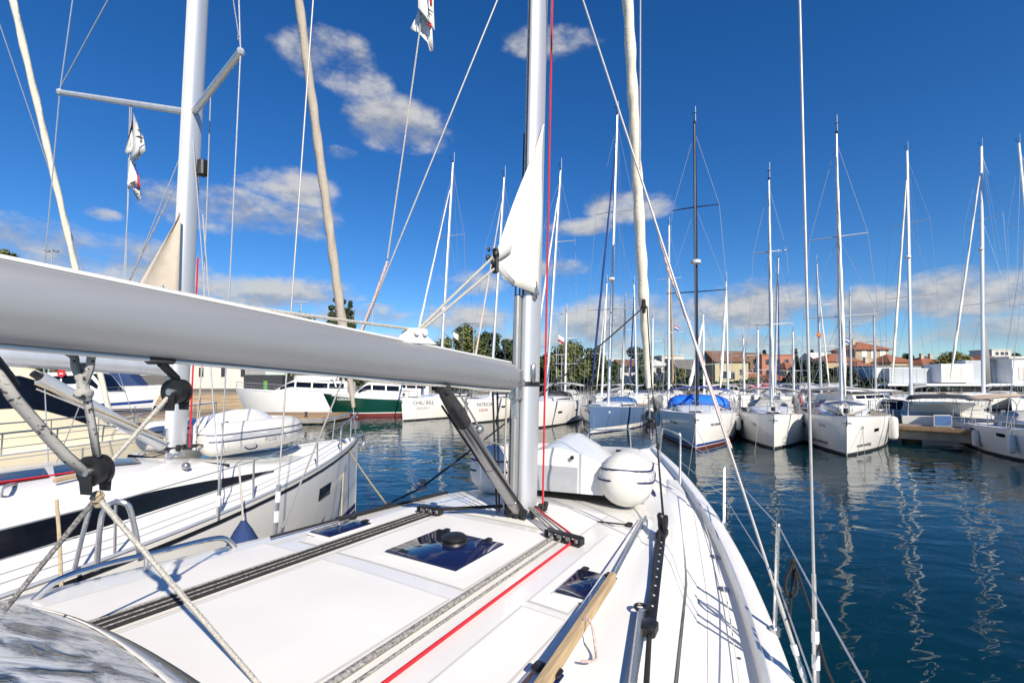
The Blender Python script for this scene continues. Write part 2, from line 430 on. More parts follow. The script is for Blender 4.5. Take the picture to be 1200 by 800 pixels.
def sailboat(label, bow, mastpx, top, L=11.5, B=3.8, J=4.2, fb=1.4, fs=1.15, hull=WHITE, boot=None, keel=DARKB, deck=DECK, roof=.28, hood=CHAR, bim=None, mastm=ALU, genoa=SAIL, cover=None,
             sailpiece=None, radar=None, spread=(.36, .68), sw=1.1, ports=(), texts=(), boomlen=4.0, group='yachts moored bow out', rm=.085, full=True, roofm=WHITE, name='sailing_yacht', at=None, stern=.84, rake=.2, gr=.085, hoodm2=None, hk=1.0):
    if at: loc, rz, d = at
    else: loc, rz, d = place(bow, mastpx, J)
    r = thing(name, label, 'sailboat', loc, rz, group)
    hu = Hull(L, B, J, fb, fs, stern=stern, rake=rake)
    h = hu.build(r, hull, boot=boot, keel=keel, deckm=deck, n=22 if full else 12)
    tl = local(r, U(top[0], top[1], d + .25)) if top else V((-.4, 0, 16))
    sec = coachroof(r, hu, -2.9, J - 1.5, roof, m=roofm)
    rig(r, hu, tl, mastm, rm, spread, sw, genoa, gr=gr, boomlen=boomlen, cover=cover, sailpiece=sailpiece, radar=radar, deckz=hu.sheer(0) + roof * .9)
    rails(r, hu, J - 2.4, J - L + 2.2, 5 if full else 3)
    for x, z, sd in ports: hu.port(h, x, z, sd=sd)
    for txt, x, z, sz, m, sd in texts: hu.text(h, txt, x, z, sz, m, sd, bold=.003)
    w = B / 2 * .6
    if hood:
        m_ = MB(); arch(m_, -2.1, -3.3, w * .7 * hk, w * 1.02 * hk, hu.sheer(-2) + roof * .75, hu.sheer(-3), .10, .66 * hk)
        hd = m_.build('sprayhood', hood, r, solid=.015)
        if hoodm2:
            m_ = MB(); arch(m_, -2.05, -2.75, w * .78 * hk, w * .95 * hk, hu.sheer(-2) + roof * .8, hu.sheer(-2.5) + .10, .14, .56 * hk, n=4); m_.build('hood_front', hoodm2, hd, solid=.01)
    if bim:
        m_ = MB(); zb = hu.sheer(-5) + 1.12; x0, x1 = -3.9, -6.4
        m_.grid([[V((x, yy * B * .42, zb + .22 * (1 - yy * yy) + .05 * math.sin((x - x0) * 2.5))) for yy in [k / 4 - 1 for k in range(9)]] for x in [lerp(x0, x1, i / 6) for i in range(7)]])
        m_.build('bimini', bim, r, solid=.025)
        m_ = MB()
        for sd in (1, -1):
            for x in (x0 + .1, x1 - .1): m_.tube([V((lerp(x, -5.1, .6), sd * B * .43, hu.sheer(-5))), V((x, sd * B * .42, zb))], .014, 6)
        for x in (x0 + .1, x1 - .1): m_.tube([V((x, yy * B * .42, zb + .2 * (1 - yy * yy) - .02)) for yy in (-1, -.5, 0, .5, 1)], .014, 6)
        m_.tube([V((-4.6, B * .43, hu.sheer(-5) + .02)), V((-5.6, B * .43, hu.sheer(-5) + .02))], .014, 6)
        m_.build('bimini_frame', STEEL, r)
    # bow roller, anchor, windlass
    m_ = MB(); xb = hu.J; zb = hu.sheer(xb)
    m_.tube([V((xb - .5, 0, zb + .05)), V((xb + .12, 0, zb + .06)), V((xb + .2, 0, zb - .12)), V((xb + .06, 0, zb - .34))], .035, 6); m_.box((xb + .05, 0, zb - .25), (.1, .34, .06))
    m_.build('anchor', STEEL, r)
    if full:
        m_ = MB(); m_.box((xb - 1.5, 0, hu.sheer(xb - 1.5) + .07), (.55, .55, .05), bev=.02); m_.build('deck_hatch', GLASS, r)
        m_ = MB(); m_.tube([V((-6.2, 0, hu.sheer(-6))), V((-6.2, 0, hu.sheer(-6) + .6))], .08, 8); m_.tube([V((-6.25, .5 * math.cos(a), hu.sheer(-6) + .75 + .5 * math.sin(a))) for a in [i * PI / 8 for i in range(17)]], .018, 6)
        m_.build('steering_wheel', STEEL, r)
    return r, hu, h

def fender(root_hu, x, sd, label, m=PVC, group='white fenders hanging on the moored yachts', dz=.55, size=1.):
    r, hu = root_hu
    p = hu.side(x, hu.sheer(x) - dz, .13 * size, sd)
    w = INV[r.name].inverted() @ p
    f = thing('fender', label, 'fender', w, 0, group)
    mb = MB(); s_ = size; mb.tube([V((0, 0, z)) for z in (-.36 * s_, -.32 * s_, -.24 * s_, .24 * s_, .32 * s_, .36 * s_)], [.03, .1 * s_, .125 * s_, .125 * s_, .1 * s_, .03], 10); mb.build('fender_body', m, f)
    mb = MB(); mb.tube([V((0, 0, .34 * s_)), V((0, 0, dz + .3))], .012, 5); mb.build('fender_line', ROPEW, f)
    return f

# ================================================================== OUR YACHT (the one the picture is taken from)
own = thing('sailing_yacht', 'near white yacht filling the foreground, its deck, mast and silver boom closest to us', 'sailboat', (.12, 4.15, 0), math.radians(60))
own_M = Matrix.Translation((0, 0, H)) @ Matrix.Rotation(.0352, 4, 'X') @ Matrix.Translation((.128, 4.064, -3.3)) @ Matrix.Rotation(math.radians(60), 4, 'Z')   # floats a touch bow-up
own.matrix_basis = own_M; INV[own.name] = own_M.inverted()
OH = Hull(14.5, 4.5, 4.9, 1.77, 1.41, stern=.86, rake=.15)
OH.build(own, WHITE, boot=NAVY, railm=ALU, n=40, rail_in=.135, rail_up=.058)
def O(px, py, d): return local(own, U(px, py, d))
def OZ(px, py, z):
    o = local(own, V((0, 0, H))); d = local(own, V((0, 0, H)) + ray(px, py)) - o
    return o + d * ((z - o.z) / d.z)
def owt(a): return 1.17 - .12 * a if a < 0 else 1.17 - .2 * a
def ozt(a):
    t = smooth((a - .3) / 2.6); return (1.97 - .0545 * a) * (1 - t) + (OH.sheer(a) + .035) * t
def ocz(a, y): return ozt(a) - .035 * (y / max(owt(a), .3)) ** 2
def OC(px, py, lift=0.):
    z = 1.95
    for _ in range(25):
        p = OZ(px, py, z); z = ocz(p.x, p.y)
    return V((p.x, p.y, z + lift))
def on(a, y, lift=0.): return V((a, y, ocz(a, y) + lift))
mb = MB(); rows = []
for i in range(41):
    a = lerp(-4.6, 2.95, i / 40); w = owt(a); zd = OH.sheer(a) + .03
    pr = [(w * k, ocz(a, w * k)) for k in (0, .2, .4, .6, .8, .93, 1.0)]; ze = pr[-1][1]
    hh = max(ze - zd, .001)
    pr += [(w + .035, zd + hh * .96), (w + .075, zd + hh * .82), (w + .12, zd + hh * .5), (w + .175, zd + hh * .2), (w + .25, zd - .012)]
    rows.append([V((a, -y, z)) for y, z in pr[::-1]] + [V((a, y, z)) for y, z in pr[1:]])
mb.grid(rows); mb.add(rows[0], [list(range(len(rows[0])))])
roof = mb.build('coachroof', WHITE, own, angle=60)
for sd in (1, -1):
    g = MB(); r2 = []
    for i in range(25):
        a = lerp(-4.4, .85, i / 24); w = owt(a); zd = OH.sheer(a) + .03; hh = ocz(a, w) - zd; k = 1 - (i / 24) ** 6
        r2.append([V((a, sd * (w + .175 + .006 - (f - .2) * .18), zd + hh * f + .004)) for f in (.2, .2 + .08 * k)])
    g.grid(r2); g.build('side_window', GLASS, roof)
# moulded seams: grey outline, cream non-slip panel inside
def panel(a0, a1, y0, y1, n=10):
    for nm, m, e, lf in (('panel_seam', SEAM, .012, .0022), ('nonskid_panel', NONSKID, 0, .0042)):
        g = MB(); g.grid([[on(lerp(a0 - e, a1 + e, i / n), lerp(y0 - e, y1 + e, j / n), lf) for j in range(n + 1)] for i in range(n + 1)]); g.build(nm, m, roof)
panel(-4.4, -1.66, -.42, .58); panel(-1.52, -.42, -.42, .60); panel(-4.2, -1.66, .84, 1.2); panel(-1.5, -.1, .84, 1.02)
panel(-4.2, -1.5, -1.02, -.78); panel(-1.42, -.1, -1.0, -.78); panel(-.3, .42, -.6, .62)
# side deck seam lines and panels
for sd in (1, -1):
    g = MB(); g.grid([[V((a, sd * lerp(owt(a) + .32, OH.half(a) - .16, j / 4), OH.sheer(a) - .012 + .05 * (1 - (lerp(owt(a) + .32, OH.half(a) - .16, j / 4) / OH.half(a)) ** 2) + .004)) for j in range(5)] for a in [lerp(-4, 2.0, i / 20) for i in range(21)]])
    g.build('side_deck_panel', NONSKID, own)
    g = MB(); g.grid([[V((a, sd * (lerp(owt(a) + .25, OH.half(a), .45) + dy), OH.sheer(a) + .032)) for dy in (-.004, .004)] for a in [lerp(-4, 2.2, i / 20) for i in range(21)]]); g.build('deck_seam', SEAM, own)
    # wide bulwark capping along the edge
    g = MB(); g.grid([[V((a, sd * (OH.half(a) * 1.0 + dy), OH.sheer(a) + dz)) for dy, dz in ((-.165, -.0), (-.15, .045), (-.12, .052), (-.03, .045), (.008, .03), (.012, -.06))] for a in [lerp(-6, 4.7, i / 50) for i in range(51)]])
    g.build('bulwark', WHITE, own, angle=80)
# deck fillers (dark ovals) on the starboard side deck
for px, py in ((838, 646), (848, 680)):
    p = OZ(px, py, 1.66); p.z = OH.sheer(p.x) - .012 + .05 * (1 - (p.y / OH.half(p.x)) ** 2); g = MB(); g.cyl(p, p + V((0, 0, .010)), .042, 18); g.build('deck_filler', VANG, own)
for px, py in ((866, 761),):
    p = OZ(px, py, 1.62); p.z = OH.sheer(p.x) - .012 + .05 * (1 - (p.y / OH.half(p.x)) ** 2); g = MB(); g.cyl(p, p + V((0, 0, .01)), .012, 10); g.build('deck_filler', VANG, own)
# --- deck hatches
def hatch(a0, a1, y0, y1, vent=False):
    c = on((a0 + a1) / 2, (y0 + y1) / 2); sl = Matrix.Rotation(.0545, 3, 'Y')
    g = MB(); g.box(c + V((0, 0, .012)), (a1 - a0 + .036, y1 - y0 + .036, .014), M=sl, bev=.005); f = g.build('deck_hatch', DECK, own)
    g = MB(); g.box(c + V((0, 0, .024)), (a1 - a0, y1 - y0, .012), M=sl, bev=.004); g.build('hatch_pane', GLASSB, f)
    g = MB()
    for s in (-1, 1): g.box(c + V((a1 - a0, 0, 0)) * .42 + V((0, s * (y1 - y0) * .32, .036)), (.06, .045, .016), M=sl, bev=.006)
    g.build('hatch_hinge', BLACK, f)
    if vent:
        p = c + V((.09, 0, .03)); g = MB(); g.tube([p, p + V((0, 0, .015)), p + V((0, 0, .035)), p + V((0, 0, .05)), p + V((0, 0, .058))], [.09, .082, .09, .072, .03], 20); g.build('mushroom_vent', BLACK, f)
hatch(-1.39, -.83, -.27, .31, True); hatch(-1.27, -.90, -1.10, -.86); hatch(-1.37, -.97, .88, 1.10); hatch(-2.35, -1.92, -1.2, -1.08)
# --- rope runs over the roof
def rope(name, pts, r, m, par=own, seg=6):
    g = MB(); g.tube(pts, r, seg); return g.build(name, m, par)
def deck_run(y0, a1, y1, a0=-4.3, lift=.014): return [on(lerp(a1, a0, i / 16), lerp(y1, y0, i / 16), lift) for i in range(17)]
for k, (m, r, dy) in enumerate(((ROPEK, .0095, -.062), (ROPEG, .006, -.036), (ROPEK, .0085, -.008), (ROPEG, .006, .016), (ROPEK, .0095, .044), (ROPEG, .006, .07))):
    rope('halyard', deck_run(.70 + dy, -.5, .73 + dy), r, m)
g = MB(); g.grid([[on(lerp(-.55, -4.3, i / 10), .70 + dy, .004) for dy in (-.085, .09)] for i in range(11)]); g.build('rope_channel', NONSKID, own)
for m, r, dy in ((ROPEG, .016, .03), (ROPEG, .008, -.045), (ROPER, .009, -.14)):
    rope('halyard', deck_run(-.53 + dy, -.48, -.50 + dy * .9), r, m)
def organiser(c, n, ang):
    M = Matrix.Rotation(ang, 3, 'Z'); g = MB(); g.box(c + V((0, 0, .012)), (.07, .075 * n, .02), M=M, bev=.004); g.box(c + V((0, 0, .06)), (.06, .075 * n, .014), M=M, bev=.004)
    for s in (-1, 1): g.box(c + M @ V((0, s * .0375 * n, .036)), (.06, .012, .05), M=M)
    o = g.build('rope_organiser', BLACK, own)
    for i in range(n):
        p = c + M @ V((0, .075 * (i - (n - 1) / 2), .0)); g = MB(); g.cyl(p + V((0, 0, .022)), p + V((0, 0, .053)), .027, 12); g.build('sheave', VANG, o)
organiser(on(-.46, .71), 3, .1); organiser(on(-.46, -.56), 4, -.15)
for dy in (-.05, 0, .05):
    rope('halyard', [on(-.44, .71 + dy, .035), on(-.16, .12 + dy * .6, .09)], .009, ROPEK)
for dy, m in ((-.11, ROPER), (-.04, ROPEG), (.03, ROPEG), (.09, ROPEG)):
    rope('halyard', [on(-.44, -.56 + dy, .035), on(-.12, -.12 + dy * .4, .10)], .008, m)
# --- mast, leaning a touch as in the photo
Mtop0 = O(630.5, 0, 4.12); Mb = V((0, 0, 1.93)); md = (Mtop0 - Mb); md = md / md.z
def mz(z): return Mb + md * (z - Mb.z)
g = MB(); g.tube([mz(1.93), mz(8), mz(15), mz(19.3)], [.10, .10, .095, .06], 24, oval=(V((0, 1, 0)), 1.32, .74))
mast = g.build('mast', ALU, own)
g = MB(); g.box((0, 0, 0), (.012, .014, 11.5)); 
for i, p in enumerate(g.v): g.v[i] = V((p.x - .13, p.y + .012, 0)) + mz(3.9 + (p.z + 5.75))
g.build('sail_slot', CHAR, mast)
g = MB(); g.box((0, 0, 0), (.075, .05, 1.9), bev=.012)
for i, p in enumerate(g.v): g.v[i] = V((p.x - .155, p.y + .05, 0)) + mz(2.0 + (p.z + .95))
g.build('mast_groove', ALUB, mast)
for z, s in ((3.94, 1), (3.22, 1)):
    g = MB(); g.tube([V((-.075, -.068, 0)) + mz(z) + V((0, -.004, dz)) for dz in (-.085, -.07, 0, .07, .085)], [.008, .022, .026, .022, .008], 8); g.build('halyard_exit', VANG, mast)
g = MB(); g.tube([mz(3.1), mz(3.14)], .104, 24, oval=(V((0, 1, 0)), 1.32, .74)); g.build('mast_band', BLACK, mast)
g = MB(); g.tube([mz(1.9), mz(1.95), mz(1.99)], [.17, .16, .12], 20); g.box(mz(1.95) + V((-.05, 0, .0)), (.42, .30, .035), bev=.01); g.build('mast_collar', STEEL, mast)
for sd in (1, -1):
    for i in range(4):
        p = V((-.13 + .08 * i, sd * .13, 2.03)) if True else None
        g = MB(); g.box(p, (.05, .03, .085), bev=.008); g.cyl(p + V((0, -.02, .02)), p + V((0, .02, .02)), .027, 12); g.build('mast_foot_block', BLACK, mast)
for i in range(3):
    p = V((-.19, .07 - .07 * i, 2.03)); g = MB(); g.box(p, (.03, .05, .085), bev=.008); g.cyl(p + V((-.02, 0, .02)), p + V((.02, 0, .02)), .027, 12); g.build('mast_foot_block', BLACK, mast)
# halyards up the mast: red one on the starboard side, pale ones beside it
rope('halyard', [V((.05, -.135, 2.07)), mz(9) + V((.03, -.125, 0))], .0085, ROPER)
rope('halyard', [V((.09, -.12, 2.07)), mz(12) + V((.05, -.085, 0))], .006, ROPEW)
rope('halyard', [V((-.10, .125, 2.07)), mz(4.4) + V((-.12, .09, 0))], .007, ROPEW)
rope('halyard', [V((-.17, .10, 2.07)), mz(4.0) + V((-.14, .085, 0))], .007, ROPEG)
rope('halyard', [V((.0, .13, 2.07)), mz(5.4) + V((-.02, .10, 0))], .007, ROPEK)
# spreaders out of frame above, in proportion
for k, (z, w) in enumerate(((8.2, 1.95), (12.2, 1.4))):
    for sd in (1, -1):
        g = MB(); g.tube([mz(z), mz(z) + V((-.45, sd * w, .08))], [.05, .03], 8); g.build('spreader', ALU, mast)
# gooseneck and boom
g = MB(); g.box(mz(3.12) + V((-.19, .03, 0)), (.12, .09, .26), bev=.012); g.box(mz(2.93) + V((-.17, .05, 0)), (.05, .06, .22), bev=.01); g.cyl(mz(3.14) + V((-.22, .09, 0)), mz(3.14) + V((-.22, -.06, 0)), .03, 10)
g.build('gooseneck', STEEL, own)
def bz(t): return 3.165 + .098 * t
g = MB(); rows = []
for t, hh, ww in ((.20, .02, .02), (.205, .07, .05), (.23, .094, .062), (.30, .108, .072), (.6, .111, .076), (1.4, .114, .08), (2.4, .117, .080), (3.4, .122, .082), (4.7, .122, .082)):
    rows.append([V((-t, ww * math.copysign(abs(math.cos(q)) ** .8, math.cos(q)), bz(t) + hh * math.copysign(abs(math.sin(q)) ** .9, math.sin(q)))) for q in [2 * PI * j / 32 for j in range(32)]])
g.grid(rows, closed=True); g.add(rows[0], [list(range(32))]); g.add(rows[-1], [list(range(32))])
boom = g.build('boom', ALUB, own, angle=50)
g = MB(); g.box((0, 0, 0), (4.2, .034, .016), bev=.004)
for i, p in enumerate(g.v):
    t = 2.4 - p.x; g.v[i] = V((-t, p.y, bz(t) - lerp(.112, .124, (t - .3) / 4) - .006 + p.z))
g.build('boom_track', ALUW, boom)
g = MB(); g.box((0, 0, 0), (4.2, .05, .016), bev=.004)
for i, p in enumerate(g.v):
    t = 2.4 - p.x; g.v[i] = V((-t, p.y, bz(t) + lerp(.109, .124, (t - .3) / 4) + .005 + p.z))
g.build('boom_slot', ALUW, boom)
g = MB(); g.tube([V((-t, -.035, bz(t) - lerp(.118, .132, (t - .3) / 4) - .012 + .006 * math.sin(t * 7))) for t in [.35 + .2 * k for k in range(9)]], .006, 6); g.build('reefing_line', ROPEW, boom)
for t in (.40, .50, 1.02, 1.24):
    g = MB(); hh_ = lerp(.112, .13, (t - .3) / 4); g.cyl(V((-t, -lerp(.070, .084, t / 4) - .001, bz(t) - hh_ * .35)), V((-t, -lerp(.070, .084, t / 4) - .004, bz(t) - hh_ * .35)), .005, 10); g.build('boom_rivet', STEEL, boom)
# outhaul car on top of the boom
c = V((-1.43, 0, bz(1.43) + .118)); g = MB()
sl = Matrix.Rotation(-.098, 3, 'Y').transposed()
g.prism([c + V((.16, -.03, 0)), c + V((-.14, -.03, 0)), c + V((-.12, -.03, .03)), c + V((-.07, -.03, .09)), c + V((.04, -.03, .09)), c + V((.07, -.03, .045))], (0, .06, 0)); g.cyl(c + V((-.04, -.045, .07)), c + V((-.04, .045, .07)), .022, 12); g.cyl(c + V((.035, -.045, .07)), c + V((.035, .045, .07)), .022, 12)
g.build('outhaul_car', ALUW, boom)
rope('outhaul', [c + V((-.05, 0, .085)), c + V((-1.0, 0, .11)), c + V((-3, 0, .3))], .009, ROPEW, boom)
# in-mast furled mainsail: the clew corner still out
clew = O(577, 306, 3.66); lt = O(637, 146, 4.03); lb = O(632, 346, 4.03)
g = MB(); rows = []
for i in range(15):
    t = i / 14; a = lt.lerp(lb, t)
    e = lt.lerp(clew, t / .82) if t < .82 else clew.lerp(lb, (t - .82) / .18) if False else None
    if t < .80: e = lt.lerp(clew, t / .80) + (lb - lt).normalized().cross(V((0, 1, 0))) * 0
    else: e = clew.lerp(O(590, 327, 3.74), (t - .80) / .2)
    rows.append([a.lerp(e, j / 10) + V((0, .02 * math.sin(PI * j / 10) * t + .008 * math.sin(9 * t + j), 0)) for j in range(11)])
g.grid(rows); sail = g.build('mainsail', SAIL, own, solid=.004)
for q, w in (((600, 291), 1), ((601, 333), 2)):
    p = O(q[0], q[1], 3.84); g = MB(); d = (p - clew); n = d.cross(V((0, 1, 0))).normalized() * .03
    g.add([clew + n + V((0, -.014, 0)), clew - n + V((0, -.014, 0)), p - n + V((0, -.012, 0)), p + n + V((0, -.012, 0))], [(0, 1, 2, 3)]); g.build('corner_patch', GREYC, sail, solid=.003)
g = MB()
for k, (dx, dz, r) in enumerate(((0, .05, .035), (-.01, -.01, .04), (.02, -.06, .035), (-.03, .02, .03), (.01, .1, .02))): g.ball(clew + V((dx, -.04 + .02 * k, dz)), r, 10, sc=(.8, .6, 1))
g.box(clew + V((0, -.03, 0)), (.03, .05, .2), bev=.008); g.build('clew_block', BLACK, own)
rope('outhaul', [clew + V((-.03, -.02, .02)), c + V((.035, .02, .085))], .010, ROPEW); rope('outhaul', [clew + V((0, -.02, -.06)), c + V((.02, -.02, .08))], .010, ROPEW)
# rod kicker
p0 = V((-.17, .0, 2.06)); p1 = V((-1.17, 0, bz(1.17) - .15)); dv = p1 - p0
g = MB(); g.tube([p0.lerp(p1, .10), p0.lerp(p1, .78)], [.050, .050], 20); g.tube([p0.lerp(p1, .1), p0.lerp(p1, .42)], [.055, .054], 20)
vang = g.build('boom_vang', VANG, own)
g = MB(); g.tube([p0.lerp(p1, .76), p0.lerp(p1, .84), p0.lerp(p1, .97), p0.lerp(p1, 1.02)], [.053, .057, .045, .03], 16); g.cyl(p1 + V((0, -.05, 0)), p1 + V((0, .05, 0)), .03, 12)
g.build('vang_head', RUBBER, vang)
g = MB(); g.tube([p0.lerp(p1, -.04), p0.lerp(p1, .1)], [.045, .06], 16); g.build('vang_foot', VANG, vang)
for dy in (-.075, .07): rope('vang_line', [p0 + V((-.02, dy, .02)), p1.lerp(p0, .06) + V((-.02, dy * .6, -.05))], .008, ROPEK, vang)
for dx in (0, .07): rope('reefing_line', [V((-.36 - dx, .08, bz(.4) - .12)), V((-.23 - dx * .6, .14, 2.03))], .008, ROPEK)
rope('reefing_line', [V((-.26, .05, bz(.3) - .12)), V((-.21, .11, 2.05))], .008, ROPEW)
p = O(562, 503, 3.4); rope('reefing_line', spline([V((-1.0, .03, bz(1) - .12)), p, V((-.75, .05, 2.75)), V((-.2, .11, 2.6))], 5), .007, ROPEG)
g = MB(); g.ball(p, .035, 10); g.build('small_block', VANG, own)
# --- mainsheet under the boom
def block(c, r, ax, name='mainsheet_block', m=BLACK, hang=None):
    ax = V(ax).normalized(); g = MB()
    for s in (-1, 1): g.cyl(c + ax * (s * .024), c + ax * (s * .014), r, 20)
    g.cyl(c - ax * .013, c + ax * .013, r * .9, 20)
    up = V((0, 0, 1)); side = ax.cross(up).normalized()
    for s in (-1, 1): g.prism([c + ax * (s * .027) + side * (r * .55) + up * (-r * .2), c + ax * (s * .027) - side * (r * .55) + up * (-r * .2), c + ax * (s * .027) - side * (r * .4) - up * (r * 1.45), c + ax * (s * .027) + side * (r * .4) - up * (r * 1.45)], ax * (.006 * s))
    o = g.build(name, m, own)
    g = MB(); g.cyl(c - ax * .034, c + ax * .034, r * .28, 12); g.build('block_pin', STEEL, o)
    return o
BK = O(112, 551, 1.58); vax = local(own, V((0, 0, 0))) - local(own, V((.2, 1, 0)))
block(BK, .052, vax)
bt = lambda t, y=0.: V((-t, y, bz(t) - .135))
BH = O(207, 459, 1.76); block(BH, .048, vax)
g = MB(); g.tube([bt(2.78, .0), BH + V((0, 0, .05))], .014, 8); g.box(bt(2.78) + V((0, 0, .01)), (.09, .04, .03), bev=.008); g.build('block_shackle', RUBBER, own)
rope('mainsheet', [BK + V((0, .0, -.03)), BH + V((-.03, 0, -.02))], .0085, ROPEW)
q = O(97, 452, 1.52)
def strip(name, pts, w, m, ax, th=.012):
    g = MB(); ax = V(ax).normalized() * (w / 2); n = len(pts)
    rows = [[V(p) - ax, V(p) + ax] for p in pts]; g.grid(rows); return g.build(name, m, own, solid=th)
sax = O(120, 500, 1.7) - O(100, 500, 1.7)
g = MB()
for s in (-1, 1): g.tube(spline([O(97 + s * 17, 413, 1.51), O(97 + s * 10, 418, 1.51), O(97 + s * 8, 432, 1.51), q], 4), .012, 7)
g.build('boom_strop', STRAP, own)
g = MB(); g.tube(spline([q + V((0, 0, .04)), q, O(99, 462, 1.52), O(96, 463, 1.52), O(104, 464, 1.52)], 4), [.017] * 17, 8); g.ball(O(98, 461, 1.52), .029, 10, sc=(1, .8, .7)); g.build('strop_knot', STRAP, own)
strip('mainsheet', [O(96, 425, 1.52), O(101, 460, 1.53), O(108, 500, 1.55), O(114, 535, 1.57)], .021, STRAP, sax)
strip('mainsheet', [O(-12, 428, 1.34), O(20, 470, 1.40), O(55, 510, 1.47), O(78, 535, 1.52), O(103, 556, 1.56)], .034, STRAP, O(20, 460, 1.5) - O(0, 475, 1.5))
rope('mainsheet', [O(-18, 412, 1.34), O(14, 452, 1.43)], .022, RUBBER)
kn = O(114, 582, 1.60)
g = MB(); g.tube([BK + V((0, 0, -.08)), kn], .012, 8); g.ball(kn, .022, 8); g.ball(kn + V((.01, .01, -.025)), .018, 8); g.build('bridle_knot', ROPET, own)
rope('mainsheet_bridle', [kn, OC(312, 818, .02)], .009, ROPEW)
rope('mainsheet_bridle', [kn, O(-14, 738, 1.62)], .0085, ROPEG)
# --- stainless hoop, port side of the roof, and the two handrails
g = MB(); g.tube(spline([O(86, 672, 3.0), O(104, 600, 3.03), O(112, 590, 3.03)], 5), .014, 8); g.build('stanchion', STEEL, own)
g = MB(); g.tube(spline([O(113, 668, 3.05), O(119, 606, 3.05), O(130, 590, 3.08), O(146, 589, 3.1), O(154, 602, 3.12), O(165, 656, 3.15)], 6), .017, 8); g.build('guard_hoop', STEEL, own)
g = MB(); pts = [on(-2.78, 1.36, .0), on(-2.68, 1.36, .075)] + [on(a, 1.355 - .01 * k, .095) for k, a in enumerate((-2.5, -2.3, -2.1, -1.95))] + [on(-1.86, 1.32, .075), on(-1.80, 1.31, 0)]
g.tube(spline(pts, 4), .017, 8); g.tube([on(-2.3, 1.345, 0), on(-2.3, 1.345, .09)], .013, 8); g.build('handrail', STEEL, own)
g = MB(); g.grid([[on(lerp(.5, -4.2, i / 20), -(lerp(.92, 1.33, i / 20) + dy), dz) for dy, dz in ((-.05, .0), (-.035, .035), (.035, .035), (.06, .0))] for i in range(21)]); g.build('handrail_base', WHITE, own)
g = MB(); g.grid([[on(lerp(-.98, -4.0, i / 14), -(lerp(1.095, 1.315, i / 14) + dy), dz) for dy, dz in ((-.020, .04), (-.019, .085), (-.013, .092), (.013, .092), (.019, .085), (.020, .04))] for i in range(15)]); g.build('handrail', TEAK, own, label='varnished wooden handrail')
g = MB(); g.tube([on(lerp(.45, -1.0, i / 8), -(lerp(.93, 1.095, i / 8)), .055) for i in range(9)], .013, 8); g.build('handrail', STEEL, own)
rope('lashing', spline([on(-1.62, -1.12, .02), on(-1.6, -1.16, .10), on(-1.62, -1.2, .098), on(-1.7, -1.25, .03), on(-1.78, -1.27, .04), on(-1.8, -1.22, .03)], 5), .006, ROPEP)
# genoa track, car, pole
ta, tb = OC(776, 632), OC(761, 744)
g = MB(); g.box((0, 0, 0), (1.18, .052, .03), bev=.006)
dd = tb - ta
for i, p in enumerate(g.v): t = .5 - p.x / 1.18; b0 = ta.lerp(tb, t); g.v[i] = on(b0.x, b0.y + p.y, .018 + p.z)
tr = g.build('genoa_track', NAVYC if False else BLACK, own)
for i in range(9):
    b0 = ta.lerp(tb, .12 + .09 * i); g = MB(); p = on(b0.x, b0.y, .034); g.cyl(p, p + V((0, 0, .003)), .007, 8); g.build('track_hole', SEAM, tr)
g = MB(); b0 = tb; g.box(on(b0.x, b0.y, .035), (.10, .07, .06), bev=.012); g.build('track_end_stop', BLACK, tr)
cb = on(ta.x - .02, ta.y, .05); g = MB(); g.box(cb, (.16, .075, .06), bev=.012); g.cyl(cb + V((.05, -.03, .08)), cb + V((.05, .03, .08)), .055, 14); g.box(cb + V((-.01, 0, .10)), (.05, .05, .16), bev=.012, M=Matrix.Rotation(-.5, 3, 'Y')); g.build('genoa_car', BLACK, own)
rope('pole', [OC(741, 815, .035), OC(751, 723, .035)], .017, STEEL); g = MB(); p = OC(751, 720, .03)
g.tube([p + V((.03 * math.cos(a), .03 * math.sin(a), .01)) for a in [i * PI / 6 for i in range(13)]], .009, 6); g.build('pad_eye', BLACK, own)
rope('genoa_sheet', [OC(757, 815, .02), OC(762, 730, .02), OC(768, 660, .03), cb + V((.05, .02, .03))], .012, ROPEK)
rope('genoa_sheet', [OC(742, 612, .01), OC(690, 578, .012), OC(632, 577, .015)], .006, ROPEK) if False else None
g = MB(); p = OC(737, 616, .01); q2 = OC(700, 612, .01); g.tube([p, q2], .006, 6); g.box(p, (.08, .05, .025), bev=.006); g.build('lashing', ROPEK, own)
# forestay with the rolled genoa
fs = V((4.62, 0, 1.98)); ft = mz(18.6)
def on_stay(t): return fs.lerp(ft, t)
rings = [on_stay(lerp(.055, .97, i / 260)) for i in range(261)]
g = MB(); g.tube([p + V((.0015 * math.sin(i * .23), .0015 * math.cos(i * .31), 0)) for i, p in enumerate(rings)], [(.045 + .040 * min(1, i / 26)) * lerp(1.0, .66, i / 260) for i in range(261)], 18, twist=(.10, .62))
gen = g.build('furled_genoa', SAILC, own, angle=70)
rope('forestay', [fs, on_stay(.08)], .012, WIRE)
g = MB(); p = on_stay(.012); g.cyl(p, p + V((0, 0, .10)), .085, 16); g.cyl(p + V((0, 0, .03)), p + V((0, 0, .16)), .05, 14); g.cyl(p + V((0, 0, .14)), p + V((0, 0, .17)), .09, 16); g.build('furler_drum', BLACK, own)
gc = on_stay(.135) + V((-.10, -.02, 0)); g = MB(); g.ball(gc, .05, 8); g.tube([gc + V((0, 0, -.1)), gc + V((0, 0, .12))], .03, 7); g.build('sheet_knot', ROPEK, own)
port_car = OC(493, 577, .05)
rope('genoa_sheet', sag(gc, port_car, .06, 10), .011, ROPEK)
